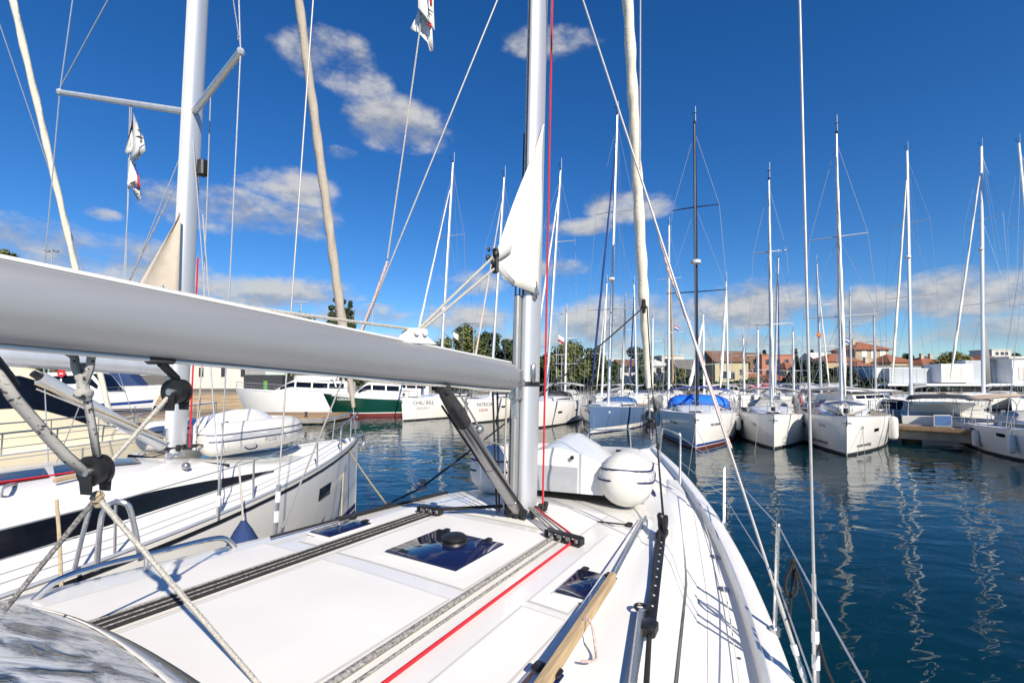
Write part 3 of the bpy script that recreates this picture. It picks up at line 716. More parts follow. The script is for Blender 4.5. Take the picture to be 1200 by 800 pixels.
rope('genoa_sheet', [gc + V((-.03, -.06, 0)), on_stay(.07) + V((-.11, -.08, 0)), on_stay(.02) + V((-.13, -.12, 0)), cb + V((.06, 0, .1))], .010, ROPEK)
g = MB(); g.box(port_car, (.16, .075, .05), bev=.012); g.cyl(port_car + V((.02, -.02, .05)), port_car + V((.02, .02, .05)), .05, 14); g.build('genoa_car', VANG, own)
g = MB(); g.grid([[on(lerp(.3, -1.0, i / 8), 1.13 + (.12 * i / 8) + dy, dz) for dy, dz in ((-.025, .005), (-.025, .03), (.025, .03), (.025, .005))] for i in range(9)]); g.build('genoa_track', BLACK, own)
rope('genoa_sheet', [port_car, on(-.6, 1.18, .03), on(-1.6, 1.22, .03)], .010, ROPEK)
# shrouds
def taped(base, d, segs, r=.016):
    for i, (t0, t1, m) in enumerate(segs):
        g = MB(); g.tube([base + d * t0, base + d * t1], r * (1.15 if m is ROPEW else 1), 8); g.build('turnbuckle', LETTERW if m is ROPEW else STEEL, own)
def shroud(pb, pt, ext, r=.0055):
    d = (pt - pb); g = MB(); g.tube([pb, pb + d * ext], r, 10); g.build('shroud', STAY, own); return d.normalized()
b = O(957, 812, 2.45); d = shroud(b, O(937, 0, 2.78), 1.02, .0075)
taped(b, d, ((0, .12, WHITE), (.12, .19, ROPEW), (.19, .25, WHITE), (.25, .31, ROPEW), (.31, .37, WHITE)))
g = MB(); g.tube([b + d * .37, b + d * .60], .0105, 8); g.build('shroud_terminal', STAY, own)
b = O(947, 808, 2.5); d = shroud(b, O(683, 0, 3.67), 1.33, .0075)
taped(b, d, ((0, .06, WHITE), (.06, .12, ROPEW), (.12, .17, WHITE), (.17, .22, ROPEW)), .014)
g = MB(); g.tube([b + d * .22, b + d * .5], .0105, 8); g.build('shroud_terminal', STAY, own)
b = O(321, 645, 4.3); d = shroud(b, O(367, 0, 4.62), 1.02, .0075)
taped(b, d, ((.0, .26, WHITE), (.26, .36, ROPEW), (.36, .44, WHITE), (.44, .54, ROPEW), (.54, .6, WHITE)), .02)
b = O(322, 640, 4.34); d = shroud(b, O(583, 0, 4.12), 1.25, .0075); taped(b, d, ((.0, .2, WHITE),), .015)
# flag halyard running up from the port lower shroud, lashing with red fleck below
rope('flag_halyard', [O(454, 303, 4.2), O(472, 180, 4.2), O(492, 35, 4.25), O(500, -120, 4.3)], .007, ROPEW)
rope('flag_halyard', [O(454, 306, 4.19), O(440, 346, 4.2), O(423, 388, 4.2)], .012, ROPEP)
# spare halyard, straight from the masthead and then slack down to the shroud
hp = [O(751, -200, 5.6), O(750.5, 0, 5.2), O(750, 190, 4.6)]
rope('halyard', hp, .008, ROPEW)
g = MB(); pts = spline([O(750, 190, 4.6), O(752, 212, 4.5), O(765, 250, 4.0), O(779, 300, 3.5), O(785, 322, 3.4), O(795, 346, 3.3), O(815, 402, 3.05), O(856, 525, 2.85)], 6)
g.tube([p + V((.004 * math.sin(i * 1.9), .004 * math.cos(i * 2.3), 0)) for i, p in enumerate(pts)], [.009 if i < 22 else .0105 for i in range(len(pts))], 7); g.build('halyard', ROPEP, own)
# pulpit, stanchions and lifelines
def deck_at(a, sd): return V((a, sd * (OH.half(a) - .06), OH.sheer(a) + .05))
g = MB(); g.tube(spline([OZ(797, 567, 1.80), O(797, 512, 6.15), O(794, 508, 6.2), O(780, 503, 6.9), O(776, 506, 7.05), O(772, 546, 7.15)], 5), .014, 8); g.build('pulpit', STEEL, own)
g = MB(); g.tube(spline([O(740, 536, 7.6), O(738, 506, 7.6), O(734, 503, 7.6), O(705, 504, 7.0), O(690, 507, 6.6), O(684, 545, 6.5)], 5), .014, 8); g.build('pulpit', STEEL, own)
st = [(O(849, 547, 5.03), OZ(848, 613, 1.66)), (O(912, 615, 3.0), OZ(908, 738, 1.62))]
for t_, b_ in st:
    g = MB(); g.tube([b_, t_], .0125, 8); g.cyl(b_ - V((0, 0, .03)), b_ + V((0, 0, .015)), .032, 12); g.ball(t_, .014, 8); g.build('stanchion', STEEL, own)
tops = [O(797, 511, 6.15)] + [a for a, _ in st] + [O(1015, 803, 1.5)]
for i in range(3): rope('lifeline', sag(tops[i], tops[i + 1], .006, 4), .0045, WIRE)
low = [O(797, 540, 6.15), O(849, 581, 5.03), O(911, 680, 2.98), O(955, 805, 2.0)]
for i in range(3): rope('lifeline', sag(low[i], low[i + 1], .006, 4), .0045, WIRE)
g = MB(); p = O(929, 657, 2.75); g.ball(p, .018, 8); g.ball(p + V((0, 0, -.035)), .02, 8)
lp = [O(929, 660, 2.75), O(921, 680, 2.74), O(922, 696, 2.73), O(931, 697, 2.72), O(934, 684, 2.74), O(930, 664, 2.75)]
g.tube(spline(lp, 5), .010, 6); g.tube([O(930, 660, 2.75), O(927, 700, 2.73), O(925, 735, 2.7)], .008, 6); g.tube(spline([O(931, 660, 2.75), O(942, 692, 2.65), O(953, 725, 2.55), O(966, 775, 2.4), O(976, 800, 2.35)], 4), .008, 6)
g.build('rope_coil', ROPEK, own)
# sprayhood: canvas edge sewn round a crinkled clear window
def hood_pt(s, q):
    """s across 0..1 port to starboard, q 0 base edge .. 1 up and aft"""
    y = lerp(1.40, -1.40, s); a0 = -2.71 - .16 * abs(y / 1.35) ** 2.2; b0 = on(a0, max(-owt(a0), min(owt(a0), y)), .01)
    arc = (1 - abs(y / 1.5) ** 3)
    return b0 + V((-.95 * q, 0, (.56 * math.sin(q * PI / 2) ** .9) * (.35 + .65 * arc)))
g = MB(); g.grid([[hood_pt(i / 30, j / 12) for j in range(13)] for i in range(31)]); hood = g.build('sprayhood', CRINK, own, solid=.004)
g = MB(); g.grid([[hood_pt(i / 30, j * .028) + V((.004, 0, .008)) for j in range(4)] for i in range(31)]); g.build('canvas_edge', mat('dark grey binding', (.10, .10, .10), .85, var=.15, scale=30, bump=.3, bscale=90), hood, solid=.006)
g = MB(); g.grid([[hood_pt(i / 30, .095 + j * .055 * (i / 30) ** 1.2) + V((.002, 0, .006)) for j in range(4)] for i in range(31)]); g.build('canvas_panel', WCANV, hood, solid=.005)

# ================================================================== dinghies lying keel up on the foredecks
def dinghy(label, loc, rz, s=1., txt=None, group='inflatable dinghies stowed keel up on foredecks'):
    r = thing('inflatable_dinghy', label, 'dinghy', loc, rz, group)
    path = [(-.24, .72, .03), (-.235, .72, .10), (-.21, .72, .17), (-.15, .72, .235), (-.06, .72, .268), (.08, .72, .28), (.8, .72, .28), (1.2, .71, .28), (1.55, .64, .27), (1.86, .47, .26), (2.04, .25, .25), (2.09, .0, .25)]
    def rad(x):
        for a, b in zip(path, path[1:]):
            if a[0] <= x <= b[0]: return lerp(a[2], b[2], (x - a[0]) / max(b[0] - a[0], 1e-6)), lerp(a[1], b[1], (x - a[0]) / max(b[0] - a[0], 1e-6))
        return path[-1][2], 0
    for sd in (1, -1):
        g = MB(); g.tube([V((x * s, sd * y * s, .28 * s)) for x, y, _ in path], [q * s for *_, q in path], 24); t = g.build('buoyancy_tube', PVC, r)
        def line(dz, off=0.):
            pts = []
            for x in (.5, .1, -.05, -.14, -.19, -.215):
                q, y = rad(x); hw = math.sqrt(max(q * q - dz * dz, 0)) + off; pts.append(V((x, sd * (y - hw), .28 + dz)))
            pts.append(V((-.225 - off, sd * .72, .28 + dz)))
            for x in (-.215, -.19, -.14, -.05, .1, .5, .85, 1.2, 1.55, 1.86):
                q, y = rad(x); hw = math.sqrt(max(q * q - dz * dz, 0)) + off
                n = V((0, 1, 0)) if x < 1.3 else V((.4, .92, 0)) if x < 1.6 else V((.6, .8, 0))
                pts.append(V((x + n.x * hw * (1 if x >= 1.3 else 0), sd * (y + n.y * hw), .28 + dz)))
            return [p * s for p in pts]
        for dz in (.105, -.005):
            g = MB(); g.tube(line(dz, .001), .011 * s, 6); g.build('rubbing_line', NAVY, t)
        g = MB(); g.grid([[a, b] for a, b in zip(line(.0, .004), line(.10, .004))]); g.build('grey_band', PVCG, t)
        for xs_ in (.02, .55):
            q, y = rad(xs_); g = MB(); g.tube([V((xs_, sd * y + (q + .001) * math.cos(k * PI / 16), .28 + (q + .001) * math.sin(k * PI / 16))) * s for k in range(33)], .004 * s, 5); g.build('tube_seam', PVCG, t)
        g = MB(); q, y = rad(.3); g.cyl(V((.3, sd * (y - .1), .28 + q * .93)) * s, V((.3, sd * (y - .1), .30 + q * .95)) * s, .03 * s, 12); g.build('valve', BLACK, t)
        g = MB(); g.tube(spline([V((.35, sd * .97, .13)) * s, V((.4, sd * 1.0, .09)) * s, V((.55, sd * 1.0, .09)) * s, V((.6, sd * .97, .13)) * s], 4), .014 * s, 6); g.build('grab_handle', NAVY, t)
        if txt: text_part(txt, .13 * s, lambda a, b: V(((1.2 - a * sd) * s if sd > 0 else (.75 + a) * s, sd * (.72 * s + math.sqrt(max((.28 * s) ** 2 - (.10 * s - b) ** 2, 0)) + .005), .18 * s + b)), LETTERG, t, 'lettering')
    secs = [(0, .50, .36, .50, .56), (.5, .50, .38, .54, .65), (1.0, .49, .40, .58, .72), (1.35, .46, .40, .57, .71), (1.7, .34, .38, .50, .60), (1.95, .12, .36, .40, .44)]
    g = MB(); g.grid([[V((x, y, z)) * s for y, z in ((-w, e), (-w * .97, e + .05), (-w * .62, c_), (-.045, k), (.045, k), (w * .62, c_), (w * .97, e + .05), (w, e))] for x, w, e, c_, k in secs], smooth=True)
    g.build('rigid_hull', WHITE, r, angle=18)
    g = MB(); pr = [(-.50, .10), (-.50, .36), (-.485, .41), (-.31, .50), (-.045, .56), (.045, .56), (.31, .50), (.485, .41), (.50, .36), (.50, .10)]
    g.prism([V((-.03, y, z)) * s for y, z in pr], V((.05, 0, 0)) * s); tr = g.build('transom', WHITE, r)
    g = MB(); g.box(V((-.037, .05, .235)) * s, V((.012, .56, .27)) * s, bev=.004); g.build('motor_board', GREYP, tr)
    g = MB(); p = V((-.04, -.17, .47)) * s; g.cyl(p, p + V((-.03, 0, 0)), .02, 10); g.build('drain_plug', BLACK, tr)
    return r
oR = math.radians(60)
def ow(a, y, z):
    return own_M @ V((a, y, z))
nd = dinghy('white inflatable dinghy lying keel up on the near foredeck, right beside the mast', ow(.76, .02, 1.905), oR + math.radians(5), .96)
nd.matrix_basis = own_M @ Matrix.Translation((.74, .05, 1.89)) @ Matrix.Rotation(math.radians(12), 4, 'Z') @ Matrix.Rotation(math.radians(8), 4, 'Y')

# ================================================================== THE NEIGHBOUR on the left
nb = thing('sailing_yacht', 'white yacht alongside on the left with long dark side window and tan furled headsail', 'sailboat', (-4.97, 6.8, 0), math.radians(72))
NH = Hull(12.5, 4.15, 4.3, 1.74, 1.36, stern=.9, rake=.05)
nh = NH.build(nb, WHITE, boot=NAVY, railm=ALU, n=34)
NH.band(nh, 'rubbing_strake', BLACK, lambda x: NH.sheer(x) - .085, lambda x: NH.sheer(x) - .04, -8, 4.25, .012)
NH.port(nh, 1.9, 1.12, .55, .22, -1); NH.port(nh, 1.9, 1.12, .55, .22, 1)
NH.text(nh, '///', 3.0, 1.22, .2, LETTER, -1, 'hull_marks')
nsec = coachroof(nb, NH, -4.6, 2.4, .50, frac=.66, wx=(-4.4, .9), wz=(.16, .66))
def NO(px, py, d): return local(nb, U(px, py, d))
def nroof(x, y):
    w, zd, hh = nsec(x); q = abs(y) / w; pr = [(0, 1.16), (.4, 1.12), (.8, 1.0), (.9, .85), (.955, .55), (1, 0)]
    for a, b in zip(pr, pr[1:]):
        if a[0] <= q <= b[0]: return zd + hh * lerp(a[1], b[1], (q - a[0]) / (b[0] - a[0]))
    return zd + .03
def NC(px, py, lift=.01):
    z = 2.05
    for _ in range(20): p = local(nb, Z(px, py, z)); z = nroof(p.x, p.y)
    return V((p.x, p.y, z + lift))
rails(nb, NH, 1.6, -5.5, 5, pulp=1.3)
mt = NO(233, 0, 6.85); m0 = NO(206, 526, 6.8); mdv = (mt - m0) / (mt.z - m0.z)
nm = lambda z: m0 + mdv * (z - m0.z)
g = MB(); g.tube([nm(m0.z - .1), nm(8), nm(14), nm(18)], [.105, .105, .1, .07], 20, oval=(V((0, 1, 0)), 1.38, .8)); nmast = g.build('mast', ALU, nb)
g = MB(); g.box((0, 0, 0), (.03, .035, 12))
for i, p in enumerate(g.v): g.v[i] = V((p.x - .15, p.y, 0)) + nm(p.z + 8.4)
g.build('mast_groove', ALUW, nmast)
g = MB(); g.box(nm(6.2) + V((.1, -.13, .1)), (.12, .12, .25), bev=.02); g.build('mast_fitting', BLACK, nmast)
tS, tP = NO(282, 61, 5.55), NO(70, 108, 7.2)
for tip, p in ((tS, nm(NO(232, 131, 6.8).z)), (tP, nm(NO(222, 133, 6.85).z))):
    g = MB(); g.tube([p, tip], [.052, .04], 8); g.ball(tip, .05, 8); g.build('spreader', ALU, nmast)
    g = MB(); p2 = nm(p.z + 4.4); g.tube([p2, p2 + (tip - p) * .75 + V((0, 0, .1))], [.045, .03], 8); g.build('spreader', ALU, nmast)
def nrope(name, pts, r, m): return rope(name, pts, r, m, nb)
c1 = NO(255, 612, 5.42)
nrope('shroud', [c1, NO(262, 490, 5.45), tS, tS + V((.05, .35, 5))], .0085, WIRE); nrope('shroud', [c1 + V((.1, .05, 0)), nm(6.9)], .0075, WIRE)
nrope('shroud', [tS + V((0, 0, .05)), nm(11.5)], .007, WIRE)
c2 = V((-.5, 1.85, 1.6)); nrope('shroud', [NO(48, 360, 7.6), tP, NO(88, -20, 7.2)], .0085, WIRE); nrope('shroud', [NO(48, 360, 7.6), c2], .0085, WIRE); nrope('shroud', [tP + V((0, 0, .06)), NO(132, -10, 6.95)], .0085, WIRE)
nrope('shroud', [c2, nm(6.9)], .0075, WIRE)
for t0, t1, m in ((0, .12, STEEL), (.12, .2, LETTERW), (.2, .32, STEEL)):
    d = NO(262, 490, 5.45) - c1; g = MB(); g.tube([c1 + d * t0 * 1.3, c1 + d * t1 * 1.3], .02, 8); g.build('turnbuckle', m, nb)
for k in (.62, .72, .8): g = MB(); g.ball(tS + V((.004, .03, .1 + .12 * k)), .025, 6); g.build('spreader_fitting', STEEL, nb)
nrope('halyard', [nm(5.6) + V((.14, -.12, 0)), NO(245, 350, 6.6), nm(2.3) + V((.2, -.12, 0))], .008, ROPEW)
nrope('halyard', [NO(247, 105, 6.75), nm(2.4) + V((.22, -.16, 0))], .007, ROPEW)
nrope('halyard', [NO(232, 302, 6.6), nm(2.1) + V((.1, -.14, 0))], .012, ROPER)
nrope('lazy_jack', [NO(203, 222, 6.5), NO(146, 340, 6.2)], .010, ROPEG)
# flag halyard under the port spreader
nrope('flag_halyard', [NO(154, 123, 7.0), NO(150, 240, 6.95), NO(144, 345, 6.9)], .006, ROPEW); nrope('flag_halyard', [NO(152, 123, 7.0), NO(147, 345, 6.92)], .005, ROPEW)
# mainsail corner, boom, vang
g = MB(); a, b_, c_ = NO(212, 249, 6.55), NO(209, 352, 6.55), NO(152, 352, 6.1)
g.grid([[a.lerp(c_, i / 8).lerp(a.lerp(b_, i / 8), j / 8) + V((0, .04 * math.sin(PI * j / 8), 0)) for j in range(9)] for i in range(9)]); ns = g.build('mainsail', SAILT, nb, solid=.004)
g = MB(); p = NO(191, 341, 6.35); g.ball(p, .035, 8); g.tube([p, p + V((0, 0, .08))], .012, 6); g.build('clew_ring', STEEL, ns)
b0, b1 = NO(197, 431, 6.55), NO(-10, 415, 4.95); dv = b1 - b0
g = MB(); g.tube([b0, b0 + dv * .03, b0 + dv * 2.2], [.06, .12, .13], 18, oval=(V((0, 0, 1)), .75, 1)); nboom = g.build('boom', ALU, nb)
v0, v1 = NO(190, 522, 6.6), NO(38, 437, 5.25)
g = MB(); g.tube([v0, v0.lerp(v1, .95)], .075, 12); g.build('boom_vang', ALU, nb); g = MB(); g.tube([v0.lerp(v1, .93), v1], [.05, .04], 8); g.build('vang_head', BLACK, nb)
nrope('vang_line', [v0 + V((0, -.1, .1)), v1 + V((0, -.05, -.12))], .012, ROPET); nrope('vang_line', [v0 + V((0, -.14, .05)), v1 + V((0, -.08, -.18))], .01, ROPEW)
g = MB()
for k in range(4): g.box(m0 + V((.13 - .12 * k, -.2 + .05 * (k % 2), .04)), (.06, .05, .05 + .02 * (k % 3)), bev=.01)
g.tube(spline([m0 + V((.25 - .07 * k, -.22 + .05 * math.sin(k * 2.2), .03 + .02 * math.sin(k * 1.3))) for k in range(10)], 4), .014, 6)
g.build('rope_organiser', BLACK, nb)
# roof gear
def nquad(name, px, m, lift=.012):
    g = MB(); P = [NC(x, y, lift) for x, y in px]; g.grid([[P[0].lerp(P[1], j / 6).lerp(P[3].lerp(P[2], j / 6), i / 4) for j in range(7)] for i in range(5)])
    for i, p in enumerate(g.v): g.v[i] = V((p.x, p.y, nroof(p.x, p.y) + lift))
    return g.build(name, m, nb)
nquad('deck_hatch', [(62, 547), (158, 537), (166, 543), (64, 559)], GLASS); nquad('deck_hatch', [(-30, 560), (52, 549), (58, 560), (-30, 574)], GLASS)
nrope('halyard', [NC(203, 531, .03), NC(128, 549, .02), NC(0, 567, .02), NC(-60, 577, .02)], .009, ROPER)
g = MB(); g.tube([NC(150, 571, .03), NC(268, 546, .03)], .022, 8); g.build('genoa_track', BLACK, nb); g = MB(); g.ball(NC(218, 549, .07), .05, 10); g.build('genoa_car', VANG, nb)
g = MB(); g.tube(spline([NC(0, 582, .0), NC(10, 578, .08), NC(60, 571, .08), NC(68, 572, .0)], 4), .018, 8); g.build('handrail', STEEL, nb); g = MB(); g.tube([NC(64, 570, .06), NC(97, 562, .06)], .025, 8); g.build('handrail', TEAK, nb)
g = MB(); c = NC(162, 533, 0); g.tube([c, c + V((0, 0, .05)), c + V((0, 0, .07))], [.12, .12, .06], 16); g.build('mushroom_vent', GREYC, nb)
# forestay with tan rolled headsail
f0, f1 = NO(417, 497, 10.85), NO(350, 0, 8.2); f1 = f0 + (f1 - f0) * 1.75
g = MB(); R_ = [f0.lerp(f1, lerp(.03, .97, i / 200)) for i in range(201)]
g.tube([p + V((.0015 * math.sin(i * .3), .0015 * math.cos(i * .25), 0)) for i, p in enumerate(R_)], [(.04 + .052 * min(1, i / 26)) * lerp(1.1, .6, i / 200) for i in range(201)], 14, twist=(.08, .6)); g.build('furled_genoa', SAILT, nb)
nrope('forestay', [f0 - V((0, 0, .2)), f0.lerp(f1, .05)], .012, WIRE); g = MB(); g.cyl(f0 + V((0, 0, -.1)), f0 + V((0, 0, .06)), .09, 12); g.build('furler_drum', VANG, nb)
g = MB(); g.tube([V((4.0, -.12, 1.75)), V((4.42, -.05, 1.80)), V((4.5, -.05, 1.62)), V((4.36, -.05, 1.4))], .04, 7); g.box((4.38, -.05, 1.5), (.1, .3, .07), bev=.01); g.build('anchor', STEEL, nb)
nd = dinghy('white inflatable dinghy with grey stripe and lettering, keel up on the left yacht\'s foredeck', (nb.matrix_basis @ V((0, 0, 0))) if False else INV[nb.name].inverted() @ V((.50, .47, 1.90)), math.radians(72), .93, 'ROSETTA')
# ropes and fender between the two yachts
def line_thing(name, label, pts, r, m, cat='rope', group=None):
    b = V(pts[0]); o = thing(name, label, cat, b, 0, group); g = MB(); g.tube([V(p) - b for p in pts], r, 7); g.build('rope_length', m, o); return o, b
tag(MB().tube(sag(U(405, 521, 10.3), U(470, 612, 5.9), .05, 10), .014, 7).build('mooring_line', ROPET), 'pale tan mooring line from the left yacht\'s bow to our side', 'rope', 'mooring lines at the left yacht')
tag(MB().tube(sag(U(404, 522, 10.2), Z(398, 640, .3), .0, 4), .013, 7).build('mooring_line', ROPET), 'tan rope hanging down the left yacht\'s bow into the water', 'rope', 'mooring lines at the left yacht')
tag(MB().tube(sag(U(398, 546, 9.5), Z(366, 640, .3), .1, 8), .012, 7).build('mooring_line', ROPEK), 'black rope hanging down the left yacht\'s hull near its bow', 'rope', 'mooring lines at the left yacht')
g = MB(); c = U(400, 523, 10.1)
for k in range(4): g.tube([c + V((.10 * math.cos(a) + .02 * k, -.04 * k, .08 * math.sin(a))) for a in [i * PI / 7 for i in range(15)]], .018, 6)
tag(g.build('rope_coil', ROPET), 'small coil of tan rope hung on the left yacht\'s pulpit', 'rope')
p = U(285, 630, 4.95); f = thing('fender', 'navy blue pear-shaped fender hanging between the two nearest yachts', 'fender', p, 0)
g = MB(); g.tube([V((0, 0, z)) for z in (-.3, -.27, -.18, -.05, .08, .15, .18)], [.03, .12, .16, .155, .09, .045, .03], 16); g.build('fender_body', NAVYC, f); g = MB(); g.tube([V((0, 0, .16)), U(280, 545, 5.3) - p], .010, 6); g.build('fender_line', ROPEW, f)
p = U(70, 664, 3.6); 
tag(MB().tube([U(66, 585, 3.75), U(69, 620, 3.7), U(72, 690, 3.6)], .013, 7).build('fender_line', ROPET), 'short pale rope hanging from the left yacht\'s lifeline near the steel hoop', 'rope')

# flags on the signal halyards
def cloth(parent, name, poly, d, m, wob=.0, n=0):
    pts = [V(U(x, y, d + wob * math.sin(i * 2.1))) for i, (x, y) in enumerate(poly)]
    c = sum(pts, V()) / len(pts); g = MB(); k = len(pts); g.add(pts + [c + V((0, wob * .6, 0))], [(i, (i + 1) % k, k) for i in range(k)])
    return g.build(name, m, parent, world=True, solid=.004)
p = U(490, 10, 4.22); fl = thing('flag', 'white flag with red and black marks hanging top centre on our halyard', 'flag', p)
cloth(fl, 'flag_fold', [(490, -50), (506, -50), (508, -10), (508, 12), (509.5, 36), (499, 20), (490, 9)], 4.20, FABW, .05)
lo = cloth(fl, 'flag_fold', [(490, 8), (498, 19), (506, 32), (508, 60), (504, 60.5), (501, 50), (489, 37), (487, 24)], 4.26, FABW, .04)
cloth(fl, 'flag_fold', [(488, 20), (480.5, 34), (488, 38)], 4.30, FABW, .02)
cloth(fl, 'red_patch', [(503.5, -20), (506, -20), (506.5, 7), (504, 8)], 4.13, FABR); cloth(fl, 'red_patch', [(501.5, 26), (505.5, 27), (506, 31.5), (501.5, 31)], 4.20, FABR)
cloth(fl, 'black_mark', [(502, 9.5), (507, 14.5), (507, 15.8), (502, 11.5)], 4.13, LETTER); cloth(fl, 'black_mark', [(503, 14.8), (506.2, 18), (506, 19), (503, 16)], 4.13, LETTER); cloth(fl, 'black_mark', [(499, 18.5), (503, 23), (502.3, 25), (499, 20)], 4.19, LETTER)
p = U(156, 135, 6.95); fl = thing('flag', 'limp white flag with dark marks under the left yacht\'s spreader', 'flag', p)
cloth(fl, 'flag_fold', [(156, 132), (160, 142), (164, 152), (164.5, 156), (168, 160), (171, 177), (166, 181), (161, 187), (157, 190), (153, 187), (156, 168)], 6.9, FABW, .09)
cloth(fl, 'flag_fold', [(155.5, 140), (156.5, 176), (149, 181), (146.5, 178)], 6.97, FABW, .05); cloth(fl, 'flag_fold', [(153, 188), (159, 192), (163, 208), (164, 219), (156, 219), (150, 222), (149, 215)], 6.93, FABW, .06); cloth(fl, 'flag_fold', [(155, 219), (164, 218), (165.5, 232), (162, 236), (156, 224)], 6.97, GREYC, .04)
cloth(fl, 'red_patch', [(160.5, 205), (162, 205), (164.5, 219), (161.5, 219.5)], 6.84, FABR); cloth(fl, 'blue_patch', [(158.5, 195), (160.5, 196), (162, 205), (160, 205)], 6.84, FABB); cloth(fl, 'blue_patch', [(156, 219.5), (161, 218), (161, 220), (157, 221)], 6.84, FABB)
cloth(fl, 'black_mark', [(158.5, 160), (163, 159), (168, 162), (167, 163.5), (162, 161.5)], 6.82, LETTER); cloth(fl, 'black_mark', [(152, 214.5), (158, 212), (159, 213.5), (153, 216)], 6.84, LETTER); cloth(fl, 'black_mark', [(160, 152), (164.5, 152.5), (164, 155)], 6.82, LETTER)

# ================================================================== motor boats
def motorboat(label, loc, rz, L, B, J, fb=1.3, fs=1.0, hull=WHITE, boot=NAVY, keel=DARKB, cab=(-3.5, 1.5, 1.25, .74), fly=None, arch_=None, top=None, band=None, texts=(), ports=(), name='motor_boat', group=None, canopy=None, cabm=WHITE, glass=GLASS, flare=.3, rail=True, mullion=4):
    r = thing(name, label, 'motorboat', loc, rz, group)
    hu = Hull(L, B, J, fb, fs, stern=.92, rake=.9, k=.1, pw=2.4); h = hu.build(r, hull, boot=boot, keel=keel, n=20)
    if band: hu.band(h, 'hull_stripe', band[0], lambda x: hu.sheer(x) - band[1], lambda x: hu.sheer(x) - band[2], J - L + .1, J - .3, .006)
    x0, x1, ch, fr = cab; w = B / 2 * fr
    def sec(x, e=0.):
        zd = hu.sheer(x) - .02; t = (x - x0) / (x1 - x0); hh = ch * (1 - smooth((t - .62) / .38)) + .02; ww = min(w, hu.half(x) * .85)
        return zd, hh, ww
    g = MB(); rows = []
    for i in range(17):
        x = lerp(x0, x1, i / 16); zd, hh, ww = sec(x)
        rows.append([V((x, y * ww, zd + hh * z)) for y, z in ((1, -.02), (.97, .5), (.9, .9), (.8, 1.0), (0, 1.06), (-.8, 1.0), (-.9, .9), (-.97, .5), (-1, -.02))])
    g.grid(rows); g.add(rows[0], [list(range(9))]); c = g.build('cabin', cabm, r)
    for sd in (1, -1):
        n = mullion
        for k in range(n):
            g = MB(); xa = lerp(x0 + .25, lerp(x0, x1, .84), (k + .04) / n); xb = lerp(x0 + .25, lerp(x0, x1, .84), (k + .94) / n); rr = []
            for i in range(7):
                x = lerp(xa, xb, i / 6); zd, hh, ww = sec(x); rr.append([V((x, sd * (ww * y + .014), zd + hh * z + .004)) for y, z in ((.967, .5), (.935, .7), (.905, .86))])
            g.grid(rr); g.build('side_window', glass, c)
    g = MB(); rr = []
    for i in range(7):
        x = lerp(lerp(x0, x1, .70), lerp(x0, x1, .93), i / 6); zd, hh, ww = sec(x); rr.append([V((x + .012, y * ww * .72, zd + hh * (1.06 - .06 * abs(y)) + .016)) for y in (-1, -.5, 0, .5, 1)])
    g.grid(rr); g.build('windscreen', glass, c)
    if fly:
        f0, f1, fh = fly; zt = hu.sheer((f0 + f1) / 2) + ch; g = MB()
        g.grid([[V((x + dx, y * w * .8, zt + z)) for y, z, dx in ((1.05, .0, 0), (1.1, fh, 0), (.98, fh, 0), (.95, .1, 0), (-.95, .1, 0), (-.98, fh, 0), (-1.1, fh, 0), (-1.05, 0, 0))] for x in (f0, lerp(f0, f1, .5), f1)])
        g.prism([V((f1, -w * .85, zt)), V((f1, w * .85, zt)), V((f1 + .5, w * .6, zt + .02)), V((f1 + .5, -w * .6, zt + .02))], (-.15, 0, fh)); g.build('flybridge', cabm, r)
        g = MB(); g.prism([V((f1 + .05, -w * .8, zt + fh)), V((f1 + .05, w * .8, zt + fh)), V((f1 - .15, w * .7, zt + fh + .32)), V((f1 - .15, -w * .7, zt + fh + .32))], (-.03, 0, 0)); g.build('fly_windscreen', glass, r)
    if arch_:
        g = MB(); za = hu.sheer(arch_) ; zt = za + ch + .9
        g.tube(spline([V((arch_ - .4, w, za + ch * .6)), V((arch_, w * .95, zt - .15)), V((arch_ + .05, w * .6, zt)), V((arch_ + .05, -w * .6, zt)), V((arch_, -w * .95, zt - .15)), V((arch_ - .4, -w, za + ch * .6))], 4), .07, 8); g.build('radar_arch', cabm, r)
    if top:
        t0, t1, th = top; zt = hu.sheer(t0) + th; g = MB(); g.grid([[V((x, y * w * 1.05, zt + .12 * (1 - y * y) - .05 * ((x - (t0 + t1) / 2) / (t1 - t0)) ** 2)) for y in (-1, -.6, 0, .6, 1)] for x in [lerp(t0, t1, i / 6) for i in range(7)]]); g.build('hardtop', canopy or cabm, r, solid=.06)
        g = MB()
        for sd in (1, -1):
            for x in (t0 + .15, t1 - .15): g.tube([V((x, sd * w, hu.sheer(x))), V((x, sd * w * .98, zt))], .025, 6)
        g.build('hardtop_post', STEEL, r)
    elif canopy:
        g = MB(); arch(g, x0 + .3, x0 - 2.2, w * .95, w * 1.1, hu.sheer(x0) + ch * .35, hu.sheer(x0 - 2) + .2, ch * .7, ch * .95); g.build('canopy', canopy, r, solid=.015)
    if rail:
        g = MB(); e = lambda x, dz, sd: V((x, sd * max(hu.half(x) - .08, .05), hu.sheer(x) + dz))
        for sd in (1, -1):
            xs = [lerp(J - .1, lerp(x0, x1, .3), i / 8) for i in range(9)]; g.tube([e(x, .62, sd) for x in xs], .016, 6); g.tube([e(x, .32, sd) for x in xs], .009, 5)
            for x in xs: g.tube([e(x, 0, sd), e(x, .62, sd)], .012, 5)
        g.build('bow_rail', STEEL, r)
    for txt, x, z, sz, m, sd in texts: hu.text(h, txt, x, z, sz, m, sd, bold=.004)
    for x, z, sd in ports: hu.port(h, x, z, .4, .16, sd)
    return r, hu, h

